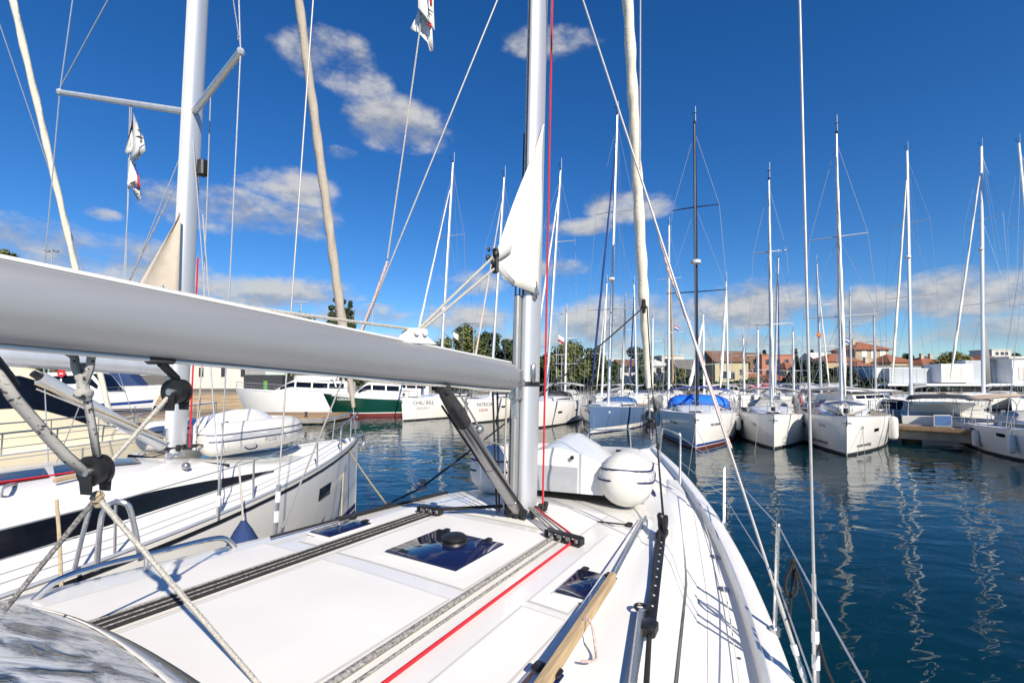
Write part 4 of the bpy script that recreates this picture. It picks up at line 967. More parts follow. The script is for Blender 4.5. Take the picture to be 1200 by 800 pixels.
# ================================================================== moored boats across the basin
A = sailboat
b2 = A('white yacht with bright blue sprayhood, dark navy mast and red waterline stripe', (815, 528), 816.5, (814, 145), L=12, B=4.2, hull=WHITE, boot=BLUEB, keel=REDB, hood=PURP, hoodm2=BLUEC, bim=PURP, mastm=NAVYM, genoa=None, spread=(.40, .70), sw=1.5, radar=.5, texts=(('PIPE DREAM', -0.6 + 3.6, .98, .17, LETTER, 1), ('PIPE DREAM', 1.6, .98, .17, LETTER, -1)), rm=.10, fb=1.6, fs=1.3, hk=1.35)
b3 = A('white yacht with rolled white headsail, grey sprayhood and a red cloth aboard', (907, 527), 903.5, (901, 211), L=11.5, B=3.9, hood=GREYC, bim=GREYC, genoa=SAIL, sw=1.0, deck=TEAKG, texts=(('1163', 2.4, .9, .2, LETTERG, -1),), ports=((1.0, .95, -1),), fb=1.55, fs=1.25, gr=.10)
b4 = A('large white yacht with lettered hull, upturned tender on bow, beside the wooden pier', (992.5, 535), 985.5, (980, 157), L=12.5, B=4.2, hood=GREYC, bim=GREYC, genoa=SAIL, sw=1.5, spread=(.33, .62), texts=(('master-yachting', 3.3, .28, .22, LETTER, 1), ('www.master-yachting.de', .6, .28, .22, LETTER, -1), ('379', 3.2, 1.02, .2, LETTERG, 1), ('379-M', 2.3, 1.02, .2, LETTERG, -1)), ports=((1.6, .92, 1), (.6, .92, -1)), fb=1.6, fs=1.3, gr=.11, keel=DARKB, deck=TEAKG)
M5 = V((20.9, 17.2, 0)); f5 = V((-.50, -.866, 0))
b5 = A('white yacht at the right edge with beige bimini and three fenders', None, None, None, L=11.5, B=3.9, hood=GREYC, bim=BEIGE, at=(M5, math.atan2(f5.y, f5.x), 17.), ports=((-.6, .88, -1), (-3.2, .88, -1)), fb=1.35, fs=1.02, keel=DARKB)
c1 = A('yacht with a blue hull, navy rolled headsail and blue sprayhood', (690, 509), 713, (723.5, 135), L=12.5, B=4.2, J=4.8, hull=BLUEH, boot=None, keel=None, hood=MIDBLUE, genoa=SAILN, radar=.42, spread=(.32, .66), sw=1.7, deck=TEAKG, fb=1.6, rm=.11, texts=(('\u25B2', 3.3, 1.15, .2, LETTERW, 1),), gr=.11)
c1h = c1[2]; c1[1].band(c1h, 'white_boot_stripe', WHITE, lambda x: .06, lambda x: .30, c1[1].J - 12.5 + .05, c1[1].J - .05, .006); c1[1].band(c1h, 'waterline_stripe', NAVY, lambda x: -.3, lambda x: .06, c1[1].J - 12.5 + .05, c1[1].J - .05, .007)
w1 = A('white yacht named CHILI BILL lying beside the green hull', (470, 493.5), 515, (531, 191), L=13.5, B=4.4, J=5.2, rm=.12, gr=.12, hood=CHAR, genoa=SAIL, radar=.36, texts=(('CHILI BILL', 4.4, 1.2, .40, LETTER, 1), ('ZADAR 3', 4.1, .82, .28, LETTERG, 1)), ports=((1.2, 1.05, 1),), sw=1.8, fb=1.75, fs=1.5)
w2 = A('white yacht with tan rolled headsail moored right of the CHILI BILL yacht', (547, 497), 575, (591, 208), L=13.5, B=4.4, J=5.2, rm=.12, gr=.12, hood=CHAR, genoa=SAILT, texts=(('PATRICIA', 4.4, 1.2, .36, LETTER, 1), ('ZADAR', 4.2, .82, .28, PINK, 1)), ports=((1.5, 1.05, 1),), sw=1.8, fb=1.75, fs=1.5)
w3 = A('white yacht seen just right of our mast, with grey bimini and sprayhood', (617, 503.5), 640, (657, 200), L=13.5, B=4.4, J=5.2, rm=.12, gr=.12, hood=CHAR, bim=GREYC, genoa=SAIL, ports=((-1.0, .9, 1), (1.8, .9, 1)), sw=1.8, fb=1.75, fs=1.5)
r6 = A('yacht behind the pier with cream rolled headsail and a silver mast', (1043, 486), 1067.5, (1063, 177), L=13.5, B=4.4, J=5.4, hood=GREYC, genoa=SAILC, cover=SAILG, sw=2.0, spread=(.40, .70), radar=.56, gr=.16, rm=.15, fb=1.6)
r7 = A('tall yacht before the white building with grey mainsail corner hoisted', (1110, 480), 1152, (1150, 172), L=14.5, B=4.6, J=6.2, hood=GREYC, genoa=SAIL, sailpiece=SAILG, sw=2.2, spread=(.36, .70), radar=.58, gr=.18, rm=.18, fb=1.7, boomlen=5.5)
r8 = A('yacht at the far right edge showing only its leaning mast', (1185, 482), 1222, (1194, 168), L=13, B=4.4, J=5.6, hood=GREYC, genoa=None, sw=2.2, rm=.15)
lf = A('yacht far left whose cream rolled headsail crosses the top corner', None, None, None, L=12, B=4, at=(V((-13.4, 11.2, 0)), math.radians(70), 11), genoa=None, hood=CHAR, boomlen=0, full=False)
q0, q1 = U(135, 512, 15.0), U(15, 0, 11.3); q1 = q0 + (q1 - q0) * 1.6
g = MB(); R_ = [local(lf[0], q0.lerp(q1, i / 180)) for i in range(181)]; g.tube([p + V((.0015 * math.sin(i * .3), .0015 * math.cos(i * .25), 0)) for i, p in enumerate(R_)], [.074] * 181, 12, twist=(.10, .6)); g.build('furled_genoa', SAILC, lf[0])

# smaller ones further back: (label, bow px/py, mast px, top px/py, headsail, mast, hood, bimini, hull)
for lab, bow, mp, tp, ge, mm, hd, bi, hl, kw in (
    ('distant yacht with thin white mast just left of the blue yacht mast', (698, 481.5), 705, (711, 332), SAIL, ALUW, CHAR, GREYC, WHITE, {}),
    ('distant yacht with navy rolled headsail behind our rolled headsail', (737, 480.5), 746, (743, 333), SAILN, ALU, NAVYC, WHITE and None, WHITE, dict(gr=.14)),
    ('distant yacht with white mast beside the brown mast and Croatian flag', (777, 481.5), 783.5, (784, 264), None, ALUW, GREYC, GREYC, WHITE, dict(sw=1.6)),
    ('distant yacht with brown varnished mast', (793, 480.0), 788.5, (786, 338), None, TAN_MAST, WCANV, None, CREAM, dict(sw=.8)),
    ('distant yacht with broad white rolled headsail left of the navy mast', (805, 480.0), 825, (824, 368), SAIL, ALUW, WCANV, WCANV, WHITE, dict(gr=.30)),
    ('distant yacht with tapering white headsail in front of the yellow house', (843, 481.0), 853, (851, 329), SAIL, ALU, WCANV, BEIGE, WHITE, dict(gr=.26)),
    ('distant yacht with short mast in front of the terracotta flats', (884, 479.5), 888, (888, 386), None, ALUW, WCANV, GREYC, WHITE, {}),
    ('distant yacht with mast close right of the rolled white headsail', (914, 482.0), 907.5, (912, 302), SAILN, ALU, GREYC, None, WHITE, dict(gr=.10)),
    ('distant yacht with leaning mast and orange flag before the dark tree', (974, 481.5), 962, (957, 309), SAIL, ALU, CHAR, GREYC, WHITE, dict(gr=.11)),
    ('distant yacht with grey mast in front of the cream villa', (990, 480.0), 997, (996, 346), None, ALUG, CHAR, None, NAVYM, {}),
    ('distant yacht with white mast showing between the two navy headsails', (726, 479.5), 729, (733, 352), None, ALUW, WCANV, WCANV, WHITE, {}),
    ('distant yacht whose slim mast stands by the white flat-roofed house', (760, 479.0), 764, (765, 372), None, ALUW, CHAR, None, WHITE, {}),
    ('distant yacht with grey mast against the large round tree', (655, 480.0), 662, (664, 366), None, ALUW, GREYC, GREYC, WHITE, {}),
    ('distant yacht with navy sprayhood directly behind the brown mast', (868, 480.0), 872, (871, 396), None, ALUW, NAVYC, NAVYC, WHITE, {}),
    ('distant yacht with slim mast left of the near boom fitting', (452, 478.0), 455, (462, 350), None, ALUW, WCANV, None, WHITE, {}) if False else None or
    ('distant yacht with low mast beside the red-roofed cottage', (935, 480.0), 930, (929, 388), None, ALUW, CHAR, GREYC, WHITE, {}),
    ('distant yacht with dark blue hull left of the white building', (1022, 480.5), 1026, (1024, 372), None, ALUG, NAVYC, None, NAVYM, {})):
    A(lab, bow, mp, tp, L=11, B=3.8, J=4.0, hood=hd, bim=bi, genoa=ge, mastm=mm, hull=hl, full=False, group='yachts in the far rows', fb=1.5, fs=1.25, rm=kw.pop('rm', .13), sw=kw.pop('sw', 1.6), **kw)

# fenders
fender(b2[:2], -1.5, -1, 'white fender at the left quarter of the blue-canvas yacht'); fender(b2[:2], -.4, 1, 'white fender on the right side of the blue-canvas yacht'); fender(b2[:2], -2.2, 1, 'smaller-looking white fender further back right of the blue-canvas yacht')
fender(b3[:2], -.6, 1, 'white fender on the sunlit right side of the red-cloth yacht', size=1.2); fender(b3[:2], 1.0, -1, 'white fender on the shaded left side of the red-cloth yacht')
fender(b4[:2], -.3, 1, 'fat white ball fender between the lettered yacht and the pier', size=1.5); fender(b4[:2], -1.2, -1, 'white fender at the left quarter of the lettered yacht', size=1.3)
for x, t in ((-3.9, 'leftmost of the three fenders on the beige-bimini yacht'), (-2.4, 'middle fender of three on the beige-bimini yacht'), (.2, 'rightmost of the three fenders on the beige-bimini yacht')): fender(b5[:2], x, -1, t)
fender(c1[:2], -3.5, 1, 'white fender between the blue hull and the blue-canvas yacht', size=1.3); fender(c1[:2], -1.0, -1, 'grey-looking white fender left of the blue hull', size=1.2)
# upturned tender on the lettered yacht's bow, red cloth, mooring lines
r, hu, _ = b4
t = thing('rowing_tender', 'small white tender with navy cover lying across the lettered yacht\'s bow', 'dinghy', INV[r.name].inverted() @ V((2.5, 0, hu.sheer(2.5) + .05)), r.rotation_euler.z)
g = MB(); rr = []
for i in range(9):
    x = -.9 + 2.0 * i / 8; w = .75 * (1 - abs((i - 3.2) / 5.2) ** 2.4); rr.append([V((x, w * math.cos(q), .03 + .42 * (1 - math.sin(q)) * 1.0)) if False else V((x, w * math.cos(q), .45 - .42 * abs(math.sin(q)) ** .7)) for q in [PI * j / 10 for j in range(11)]])
g.grid(rr); g.build('tender_hull', WHITE, t, solid=.03); g = MB(); g.grid([[V((x * .98, y * .75 * (1 - abs((i - 3.2) / 5.2) ** 2.4) * 1.02, .47 + .10 * (1 - y * y))) for y in (-1, -.5, 0, .5, 1)] for i, x in enumerate([-.9 + 2.0 * i / 8 for i in range(9)])]); g.build('cover', NAVYC, t)
r, hu, _ = b3; t = thing('cloth', 'red cloth hanging on the lifeline of the grey-hooded yacht', 'towel', INV[r.name].inverted() @ V((-1.5, 1.35, hu.sheer(-1.5) + .35)), r.rotation_euler.z)
g = MB(); g.grid([[V((.35 * k - .35, .05 * math.sin(k * 2.2 + j), .75 * j / 4)) for k in range(5)] for j in range(5)]); g.build('cloth_sheet', REDC, t, solid=.02)
for i, (p_, q_, lab) in enumerate((((815, 500), (806, 560), 'thin mooring line running left from the blue-canvas yacht\'s bow'), ((815, 500), (838, 545), 'thin mooring line running right from the blue-canvas yacht\'s bow'), ((888, 497), (884, 535), 'mooring line on the shaded side of the red-cloth yacht'), ((1011, 500), (1014, 545), 'mooring line straight down the lettered yacht\'s sunlit bow'), ((1012, 500), (1003, 540), 'slanting mooring line at the lettered yacht\'s bow'), ((492, 470), (484, 500), 'slanting mooring line on the CHILI BILL bow'), ((697, 486), (694, 515), 'mooring line at the blue hull\'s bow'))):
    b_ = Z(q_[0], q_[1], -.1); a_ = U(p_[0], p_[1], b_.y + .9)
    tag(MB().tube([b_, a_], .008, 6).build('mooring_line', ROPEG), lab, 'rope', 'mooring lines across the basin')

# motor boats
loc = V((-11.3, 10.2, 0))
motorboat('cream motor cruiser with black front canopy beyond the left yacht', loc, math.radians(60), 11, 4, 4.6, fb=1.8, fs=1.55, hull=CREAM, boot=None, cab=(-4, 2.2, 1.8, .88), canopy=CHAR, cabm=CREAM, mullion=2)
motorboat('white and blue cabin boat with red emblem near the brown pontoon at left', Z(98, 481, 0), math.radians(8), 13.5, 4.4, 7.2, fb=2.0, fs=1.4, boot=NAVY, band=(BLUEB, 1.2, .9), cab=(-2.8, 3.4, 2.3, .78), group='motor boats at the left quay', mullion=3, texts=(('\u2665', -1.2, 1.0, .01, PINK, -1),))
g = MB(); p = Z(72, 481, 0); e = thing('sign', 'small red round emblem sign on the blue and white cabin boat', 'sign', U(72, 437, p.y - 1.9)); g.cyl((0, 0, 0), (0, -.03, 0), .40, 16); g.build('emblem_disc', FABR, e); g = MB(); g.box((0, -.035, -.05), (.34, .01, .12)); g.build('emblem_bar', LETTERW, e)
motorboat('navy canvas covered motorboat behind the blue and white cabin boat', V((-44.5, 54, 1.0)), math.radians(15), 9, 3.4, 4.2, fb=1.5, fs=1.3, cab=(-3.0, 1.5, 1.7, .9), cabm=NAVYC, glass=NAVYC, group='motor boats at the left quay', rail=False)
motorboat('big white motor yacht with slanted black windows behind the near boom', Z(347, 482.5, 0), math.radians(186), 12.5, 4.4, 5.6, fb=2.3, fs=1.6, boot=None, cab=(-5.2, 2.2, 1.3, .82), fly=(-3.6, -.6, .5), arch_=-3.8, group='motor boats at the left quay', mullion=4)
motorboat('white motor yacht with black window band beyond the green hull', V((-12.5, 46.5, 0)), math.radians(184), 9.5, 3.6, 4.2, fb=1.9, fs=1.5, boot=None, cab=(-4.2, 1.8, 1.5, .85), fly=(-3.6, -1.0, .5), group='motor boats at the left quay', mullion=5)
mbg = motorboat('dark green hulled motorboat with white cabin and red bottom stripe', V((-12.8, 39.9, 0)), math.radians(196), 8.4, 3.2, 3.3, fb=1.95, fs=1.5, hull=GREENH, boot=WHITE, keel=REDB, cab=(-3.2, 1.2, 1.2, .8), group='motor boats at the left quay', texts=(('ADRIANA', 2.2, 1.4, .28, LETTERW, 1),), mullion=3)
mbg[1].band(mbg[2], 'gunwale_band', WHITE, lambda x: mbg[1].sheer(x) - .12, lambda x: mbg[1].sheer(x), 3.3 - 8.4 + .1, 2.6, .02); mbg[1].band(mbg[2], 'red_bottom_band', REDB, lambda x: -.3, lambda x: .30, 3.3 - 8.4 + .05, 2.9, .010); mbg[1].band(mbg[2], 'white_line', WHITE, lambda x: .30, lambda x: .37, 3.3 - 8.4 + .05, 2.9, .012)
M_ = U(1108, 480, 27.5); M_.z = 0
mt_ = motorboat('white motorboat with long black bimini and blue board, stern to the pier', M_, math.radians(48), 9.5, 4.0, 5.0, fb=1.3, fs=1.1, cab=(-1.0, 2.8, .55, .8), top=(-4.2, 3.6, .95), canopy=CHAR, texts=(), group='boats behind the pier')
motorboat('white hardtop motor yacht behind the lettered yacht', Z(1012, 487, 0), math.radians(20), 11, 4, 5.4, fb=1.5, fs=1.2, cab=(-3.6, 2.2, .7, .85), top=(-4.2, 1.6, 1.0), group='boats behind the pier')
motorboat('white motorboat with tyre fenders at the pier\'s far side', Z(1048, 497, 0), math.radians(205), 6.5, 2.5, 3.0, fb=1.1, fs=.9, cab=(-1.8, .8, .8, .75), group='boats behind the pier', rail=True, mullion=2)
bd = thing('board', 'blue framed board standing on the pier before the black bimini', 'panel', U(1105, 503, 22.2), math.radians(-4)); g = MB(); g.box((0, 0, .42), (.84, .04, .56), bev=.015); g.build('board_frame', GREYC, bd); g = MB(); g.box((0, -.024, .42), (.76, .012, .48), bev=.004); g.build('board_face', mat('blue panel', (.06, .12, .26), .25), bd)
g = MB(); 
for s in (-.25, .25): g.box((s, 0, .08), (.04, .04, .18))
g.build('board_stand', STEEL, bd)

# ================================================================== piers, quays, ground, water
CONC = mat('weathered concrete', (.30, .27, .21), .85, var=.22, scale=2.5, bump=.5, bscale=14)
CONCD = mat('wet algae concrete', (.10, .095, .06), .7, var=.35, scale=2, bump=.5, bscale=10)
STONE = mat('brown quay stone', (.34, .26, .17), .85, var=.3, scale=1.5, stretch=(.4, .4, 3), bump=.6, bscale=5)
PLANK = mat('brown pontoon planks', (.28, .18, .10), .75, var=.22, scale=3, stretch=(4, .3, 1), bump=.4, bscale=12)
P0, P1 = Z(1018, 497, .85), Z(1140, 504, .85); dx = (P1 - P0).normalized(); nn = V((-dx.y, dx.x, 0)); ln = 26
pr = thing('pier', 'concrete pier with brown timber edge between the lettered yacht and the right edge', 'pier', V((P0.x, P0.y, 0)), math.atan2(dx.y, dx.x))
g = MB(); g.box((ln / 2, 1.3, .47), (ln, 2.3, .5), bev=.03); g.build('pier_slab', CONC, pr)
g = MB(); g.box((ln / 2, .0, .78), (ln + .1, .22, .2), bev=.02); g.build('timber_edge', PLANK, pr); g = MB(); g.box((ln / 2, 1.3, .75), (ln, 2.36, .10), bev=.02); g.build('pier_top', TEAKG, pr)
for k in range(6):
    g = MB(); g.cyl((1.5 + 3.8 * k, 1.2, -.6), (1.5 + 3.8 * k, 1.2, .3), .38, 14); g.build('pile', CONCD, pr)
pt = thing('pontoon', 'low brown plank pontoon lying behind the left yacht', 'pier', V((-34, 32.5, 0)), math.radians(-1))
g = MB(); g.box((10.4, 2.6, .25), (20.8, 5.2, .36), bev=.03); g.build('pontoon_float', CONC, pt); g = MB(); g.box((10.4, 2.6, .47), (20.7, 5.0, .07), bev=.01); g.build('plank_deck', PLANK, pt)
for x, l in ((3, 'left'), (19.5, 'right')):
    bo = thing('bollard', 'small steel bollard at the ' + l + ' end of the plank pontoon', 'bollard', INV[pt.name].inverted() @ V((x, .35, .5)), 0, 'bollards on the pontoon'); g = MB(); g.tube([(0, 0, 0), (0, 0, .06), (0, 0, .08), (0, 0, .28), (0, 0, .3), (0, 0, .36)], [.14, .14, .07, .07, .13, .11], 12); g.build('bollard_post', RUBBER, bo)
qs = thing('quay_wall', 'stepped brown stone quay at left behind the pontoon', 'quay', V((-95, 49.5, 0)))
for k in range(4):
    g = MB(); g.box((44.5, k * .9 + 1.2, .1 + .34 * k), (89, 1.6, .36), bev=.03); g.build('stone_step', STONE, qs)
g = MB(); g.box((44.5, 10.3, .72), (89, 12, 1.3)); g.build('quay_paving', STONE, qs)
qm = thing('quay_wall', 'long low concrete quay wall along the far side of the basin', 'quay', V((0, 66, 0)))
g = MB(); g.box((35, .6, .3), (260, 1.2, 1.9), bev=.04); g.build('wall_face', CONC, qm); g = MB(); g.box((35, .55, 1.28), (260, 1.4, .12), bev=.03); g.build('coping', STONE, qm)

def ground_z(x, y):
    return 1.22 + 4.5 * smooth((y - 95) / 160) + 5 * smooth((y - 300) / 900)
g = MB(); ys = [66.6, 75, 95, 110, 130, 150, 180, 220, 260, 320, 450, 700, 1200, 2500, 6000]
g.grid([[V((x, y, ground_z(x, y))) for x in (-7000, -2000, -600, -200, -80, -30, 0, 30, 80, 200, 600, 2000, 7000)] for y in ys])
o = g.build('ground', mat('dry quayside ground', (.16, .14, .10), .9, var=.3, scale=.15)); struct(o)

# water: one sheet to the horizon, rippled by two layers of slow wavelets
wm = bpy.data.materials.new('harbour water'); wm.use_nodes = True; nt = wm.node_tree; b = nt.nodes['Principled BSDF']
b.inputs['Base Color'].default_value = (.0004, .0175, .0245, 1); b.inputs['Roughness'].default_value = .035; b.inputs['IOR'].default_value = 1.333; b.inputs['Specular IOR Level'].default_value = .42
tc = nt.nodes.new('ShaderNodeTexCoord')
def wave(scale, sx, sy, det, rot, dist=0.):
    mp = nt.nodes.new('ShaderNodeMapping'); mp.inputs['Scale'].default_value = (sx, sy, 1); mp.inputs['Rotation'].default_value = (0, 0, rot)
    n = nt.nodes.new('ShaderNodeTexNoise'); n.inputs['Scale'].default_value = scale; n.inputs['Detail'].default_value = det; n.inputs['Roughness'].default_value = .45; n.inputs['Distortion'].default_value = dist
    nt.links.new(tc.outputs['Object'], mp.inputs['Vector']); nt.links.new(mp.outputs['Vector'], n.inputs['Vector']); return n.outputs['Fac']
def mathn(op, a, b_=None, c=None, clamp=False, tree=None):
    t = tree or nt; n = t.nodes.new('ShaderNodeMath'); n.operation = op; n.use_clamp = clamp
    for i, x in enumerate((a, b_, c)):
        if x is None: continue
        if isinstance(x, (int, float)): n.inputs[i].default_value = x
        else: t.links.new(x, n.inputs[i])
    return n.outputs[0]
w_a = wave(.9, .75, 1.25, 2, .35, .6); w_b = wave(2.6, .8, 1.3, 2, -.3, .4); w_c = wave(.18, 1, 1, 2, 0)
calm = mathn('MULTIPLY_ADD', w_c, 1.5, -.25, True)
hgt = mathn('ADD', mathn('MULTIPLY', w_a, .034), mathn('MULTIPLY', mathn('MULTIPLY', w_b, calm), .019))
bp = nt.nodes.new('ShaderNodeBump'); bp.inputs['Strength'].default_value = 1.0; bp.inputs['Distance'].default_value = 1.0
nt.links.new(hgt, bp.inputs['Height']); nt.links.new(bp.outputs['Normal'], b.inputs['Normal'])
g = MB(); g.grid([[V((x, y, 0)) for x in (-7000, -300, -60, 60, 300, 7000)] for y in (-4000, -200, -40, 20, 80, 300, 7000)], smooth=False); o = g.build('water', wm); struct(o)

# ================================================================== buildings
TILE = mat('orange roof tiles', (.27, .095, .045), .8, var=.3, scale=3, bump=.8, bscale=7, stretch=(1.5, 1.5, 1.5))
TILEB = mat('brown roof tiles', (.17, .085, .05), .8, var=.3, scale=3, bump=.8, bscale=7)
SLATE = mat('grey stone roof', (.16, .15, .14), .8, var=.25, scale=2, bump=.5, bscale=6)
YELLOW = mat('pale yellow render', (.47, .41, .25), .85, var=.06, scale=.8)
CREAMW = mat('cream render', (.42, .33, .21), .85, var=.08, scale=.8)
TERRA = mat('terracotta render', (.40, .17, .11), .85, var=.07, scale=.6)
WHITEW = mat('white render', (.58, .56, .52), .8, var=.05, scale=.8)
PALEST = mat('pale stone wall', (.44, .40, .32), .85, var=.12, scale=1.5)
SHUT = mat('white shutters', (.66, .66, .63), .6); SHUTG = mat('dark shutters', (.06, .07, .06), .6); PANE = mat('window pane', (.03, .035, .045), .12)
METALP = mat('white cladding panels', (.72, .73, .74), .45, var=.03, scale=.5)
def bx(px, d): return (px - 600) / FPX * d
def zt(py, d): return H + (HY - py) * d / FPX
def house(label, px0, px1, d, py_eave, wallm, roof='hip', roofm=TILE, py_ridge=None, dep=9., rot=0., wins=(), name='house', shut=SHUT, chim=(), cat='house', group=None, over=.35, base=None):
    x0, x1 = bx(px0, d), bx(px1, d); w = x1 - x0; gz = (ground_z(0, d) if base is None else base) - .3
    r = thing(name, label, cat, V(((x0 + x1) / 2, d, gz)), rot, group); he = zt(py_eave, d) - gz
    g = MB(); g.box((0, dep / 2, he / 2), (w, dep, he)); wl = g.build('wall', wallm, r)
    if roof == 'flat':
        g = MB(); g.box((0, dep / 2, he + .12), (w + .3, dep + .3, .24), bev=.03); rf = g.build('roof', roofm, r)
    else:
        hr = zt(py_ridge, d + dep / 2) - gz; o_ = over; a, b_ = w / 2 + o_, dep + o_; rl = max(w / 2 - dep / 2, .2) if roof == 'hip' else w / 2 + o_
        g = MB(); vs = [(-a, -o_, he), (a, -o_, he), (a, b_, he), (-a, b_, he), (-rl, dep / 2, hr), (rl, dep / 2, hr)]
        lo = [(x, y, z - .14) for x, y, z in vs[:4]]
        g.add(vs + lo, [(0, 1, 5, 4), (1, 2, 5), (2, 3, 4, 5), (3, 0, 4), (6, 7, 1, 0), (7, 8, 2, 1), (8, 9, 3, 2), (9, 6, 0, 3), (9, 8, 7, 6)]); rf = g.build('roof', roofm, r, angle=10)
        for cx in chim:
            g = MB(); g.box((cx * w, dep * .4, hr - .1), (.7, .6, 1.5)); g.box((cx * w, dep * .4, hr + .68), (.85, .75, .14)); g.build('chimney', PALEST, rf)
    for (px, py, ww, hh, kind) in wins:
        x = bx(px, d) - (x0 + x1) / 2; z = zt(py, d) - gz
        g = MB()
        g.box((x, -.02, z), (ww + .2, .08, hh + .2)); f = g.build('window', WHITEW if kind != 'dark' else wallm, r)
        g = MB(); g.box((x, -.05, z), (ww, .06, hh)); g.build('pane', PANE, f)
        if kind == 'shut':
            for s in (-1, 1): g = MB(); g.box((x + s * (ww * .5 + ww * .24), -.07, z), (ww * .46, .05, hh)); g.build('shutter', shut, f)
        if kind == 'closed':
            g = MB(); g.box((x, -.09, z), (ww, .05, hh)); g.build('shutter', shut, f)
    return r
house('pale yellow house with brown tiled roof and small dark windows', 838, 877, 84, 423, YELLOW, 'gable', TILEB, 411, 7, wins=((850, 439, 1, 1.3, 'shut'), (870, 436, .9, 1, 'dark'), (858, 440, .9, 1.3, 'dark')))
house('terracotta block of flats behind the short mast', 893, 932, 128, 416, TERRA, 'flat', TERRA, None, 12, rot=.0, name='apartment_building', cat='building', wins=tuple((px, py, 1.1, 1.4, 'dark') for px in (900, 912, 922) for py in (424, 436)))
house('shaded left face of the terracotta flats, its shade painted brown', 868, 892.5, 130, 414, mat('shaded terracotta render', (.20, .12, .085), .85), 'flat', SLATE, None, 14, name='apartment_building', cat='building', wins=tuple((px, py, 1.1, 1.4, 'dark') for px in (875, 885) for py in (424, 434)))  # side face of the flats; shade is painted into its brown walls
house('small white cottage with orange tiled roof and arched windows', 901, 927, 78, 445, WHITEW, 'hip', TILE, 437, 5, wins=((912, 450, .9, 1.1, 'shut'), (921, 450, .9, 1.1, 'dark')), shut=SHUTG)
house('low orange roofed shed left of the white cottage', 872, 898, 96, 441, PALEST, 'hip', TILE, 435, 5)
house('narrow stone house with orange gable behind the dark tree', 922, 938, 112, 432, PALEST, 'hip', TILE, 424, 7)
vil = house('tall cream villa with orange hipped roof and white shutters', 1003, 1042, 118, 409, CREAMW, 'hip', TILE, 400.5, 9, wins=((1013, 415, 1.3, 1.9, 'closed'), (1024, 415, 1.3, 1.9, 'closed'), (1034.5, 415, 1.3, 1.9, 'closed')), chim=(-.25, .45), over=.6)
house('wide lower cream house in front of the tall villa', 968, 1012, 104, 423, CREAMW, 'hip', TILE, 414, 8, wins=((1000, 430, 1, 1.6, 'shut'), (990, 431, 1, 1.6, 'dark'), (1007, 431, 1, 1.4, 'closed')))
house('cream house with broad orange roof left of the white building', 1004, 1048, 96, 433, CREAMW, 'hip', TILE, 423, 9, wins=((1014, 442, 1.2, 1.6, 'dark'), (1032, 441, 1.2, 1.6, 'shut')), chim=(.1,))
house('long orange roofed house right of the tall villa', 1044, 1072, 112, 424, CREAMW, 'hip', TILE, 415, 9)
house('orange roofed house above the white building with pale chimneys', 1082, 1118, 108, 427, CREAMW, 'hip', TILE, 418, 9, chim=(.2, -.1))
house('orange roofed house behind the ivy hedge', 1128, 1158, 106, 426, CREAMW, 'gable', TILE, 417, 9)
house('orange roofed house right of the silver mast with white dormer', 1158, 1196, 104, 425, CREAMW, 'hip', TILE, 415, 9)
house('flat white rooftop block at far right above the orange roof', 1163, 1186, 122, 410, WHITEW, 'flat', WHITEW, None, 6, name='building', cat='building', wins=((1169, 414, .8, .8, 'dark'), (1175, 414, .8, .8, 'dark'), (1180, 414, .8, .8, 'dark')))
house('pale stone hall with grey roof behind the white rolled headsail', 797, 842, 88, 432, PALEST, 'gable', SLATE, 421, 9, wins=((828, 440, 1.4, 2.2, 'dark'), (808, 440, 1.4, 2.2, 'dark')))
house('orange roofed house behind the grey roofed hall', 832, 862, 108, 424, PALEST, 'gable', TILE, 414, 8)
house('white flat roofed house left of the brown mast', 776, 802, 100, 417, WHITEW, 'flat', WHITEW, None, 9, wins=((782, 424, 1.2, 1.4, 'dark'), (792, 430, 1.2, 1.4, 'dark')))
house('lower white house with sloping roof left of the flat roofed one', 764, 780, 98, 428, WHITEW, 'gable', WHITEW, 421, 8, wins=((772, 434, 1.1, 1.3, 'dark'),))
house('white gabled house seen right of the silver mast of the blue boat', 727, 748, 96, 428, WHITEW, 'gable', TILEB, 421, 8, wins=((734, 433, 1, 1.2, 'dark'), (742, 433, 1, 1.2, 'dark')))
house('long low white house on the hill above the trees', 705, 735, 150, 421, WHITEW, 'flat', WHITEW, None, 8)
house('white house between two cypresses on the skyline', 930, 946, 150, 419, WHITEW, 'flat', WHITEW, None, 8)
house('white gabled house left of the cream villa', 955, 974, 140, 421, WHITEW, 'gable', WHITEW, 413, 8)
house('long white harbour building seen under the booms at left', 216, 288, 100, 416, WHITEW, 'flat', SLATE, None, 8, base=1.25, name='building', cat='building', wins=((236, 436, 1.0, 2.0, 'dark'), (262, 436, 1.0, 2.0, 'dark'), (285, 436, 1.0, 2.0, 'dark')))
house('cream harbour building at far left behind the cabin boat', -60, 60, 90, 420, PALEST, 'flat', SLATE, None, 8, base=1.2, name='building', cat='building', wins=((20, 438, 1.4, 1.6, 'dark'), (45, 438, 1.4, 1.6, 'dark')))
ct = thing('container', 'dark grey cargo container standing on the stone quay', 'container', V((bx(308, 60), 60, 1.37))); g = MB(); g.box((0, 1.2, 1.2), (5.0, 2.4, 2.4), bev=.03); cb_ = g.build('container_body', mat('dark grey steel', (.035, .04, .045), .6, var=.2), ct)
for k in range(14): pass
g = MB()
for k in range(12): g.box((-2.2 + .4 * k, -.02, 1.2), (.14, .05, 2.1))
g.build('corrugation', MATS['dark grey steel'], ct); g = MB(); g.box((.4, -.06, .9), (.5, .03, 1.4)); g.build('green_notice', mat('green notice', (.10, .28, .05), .6), ct)
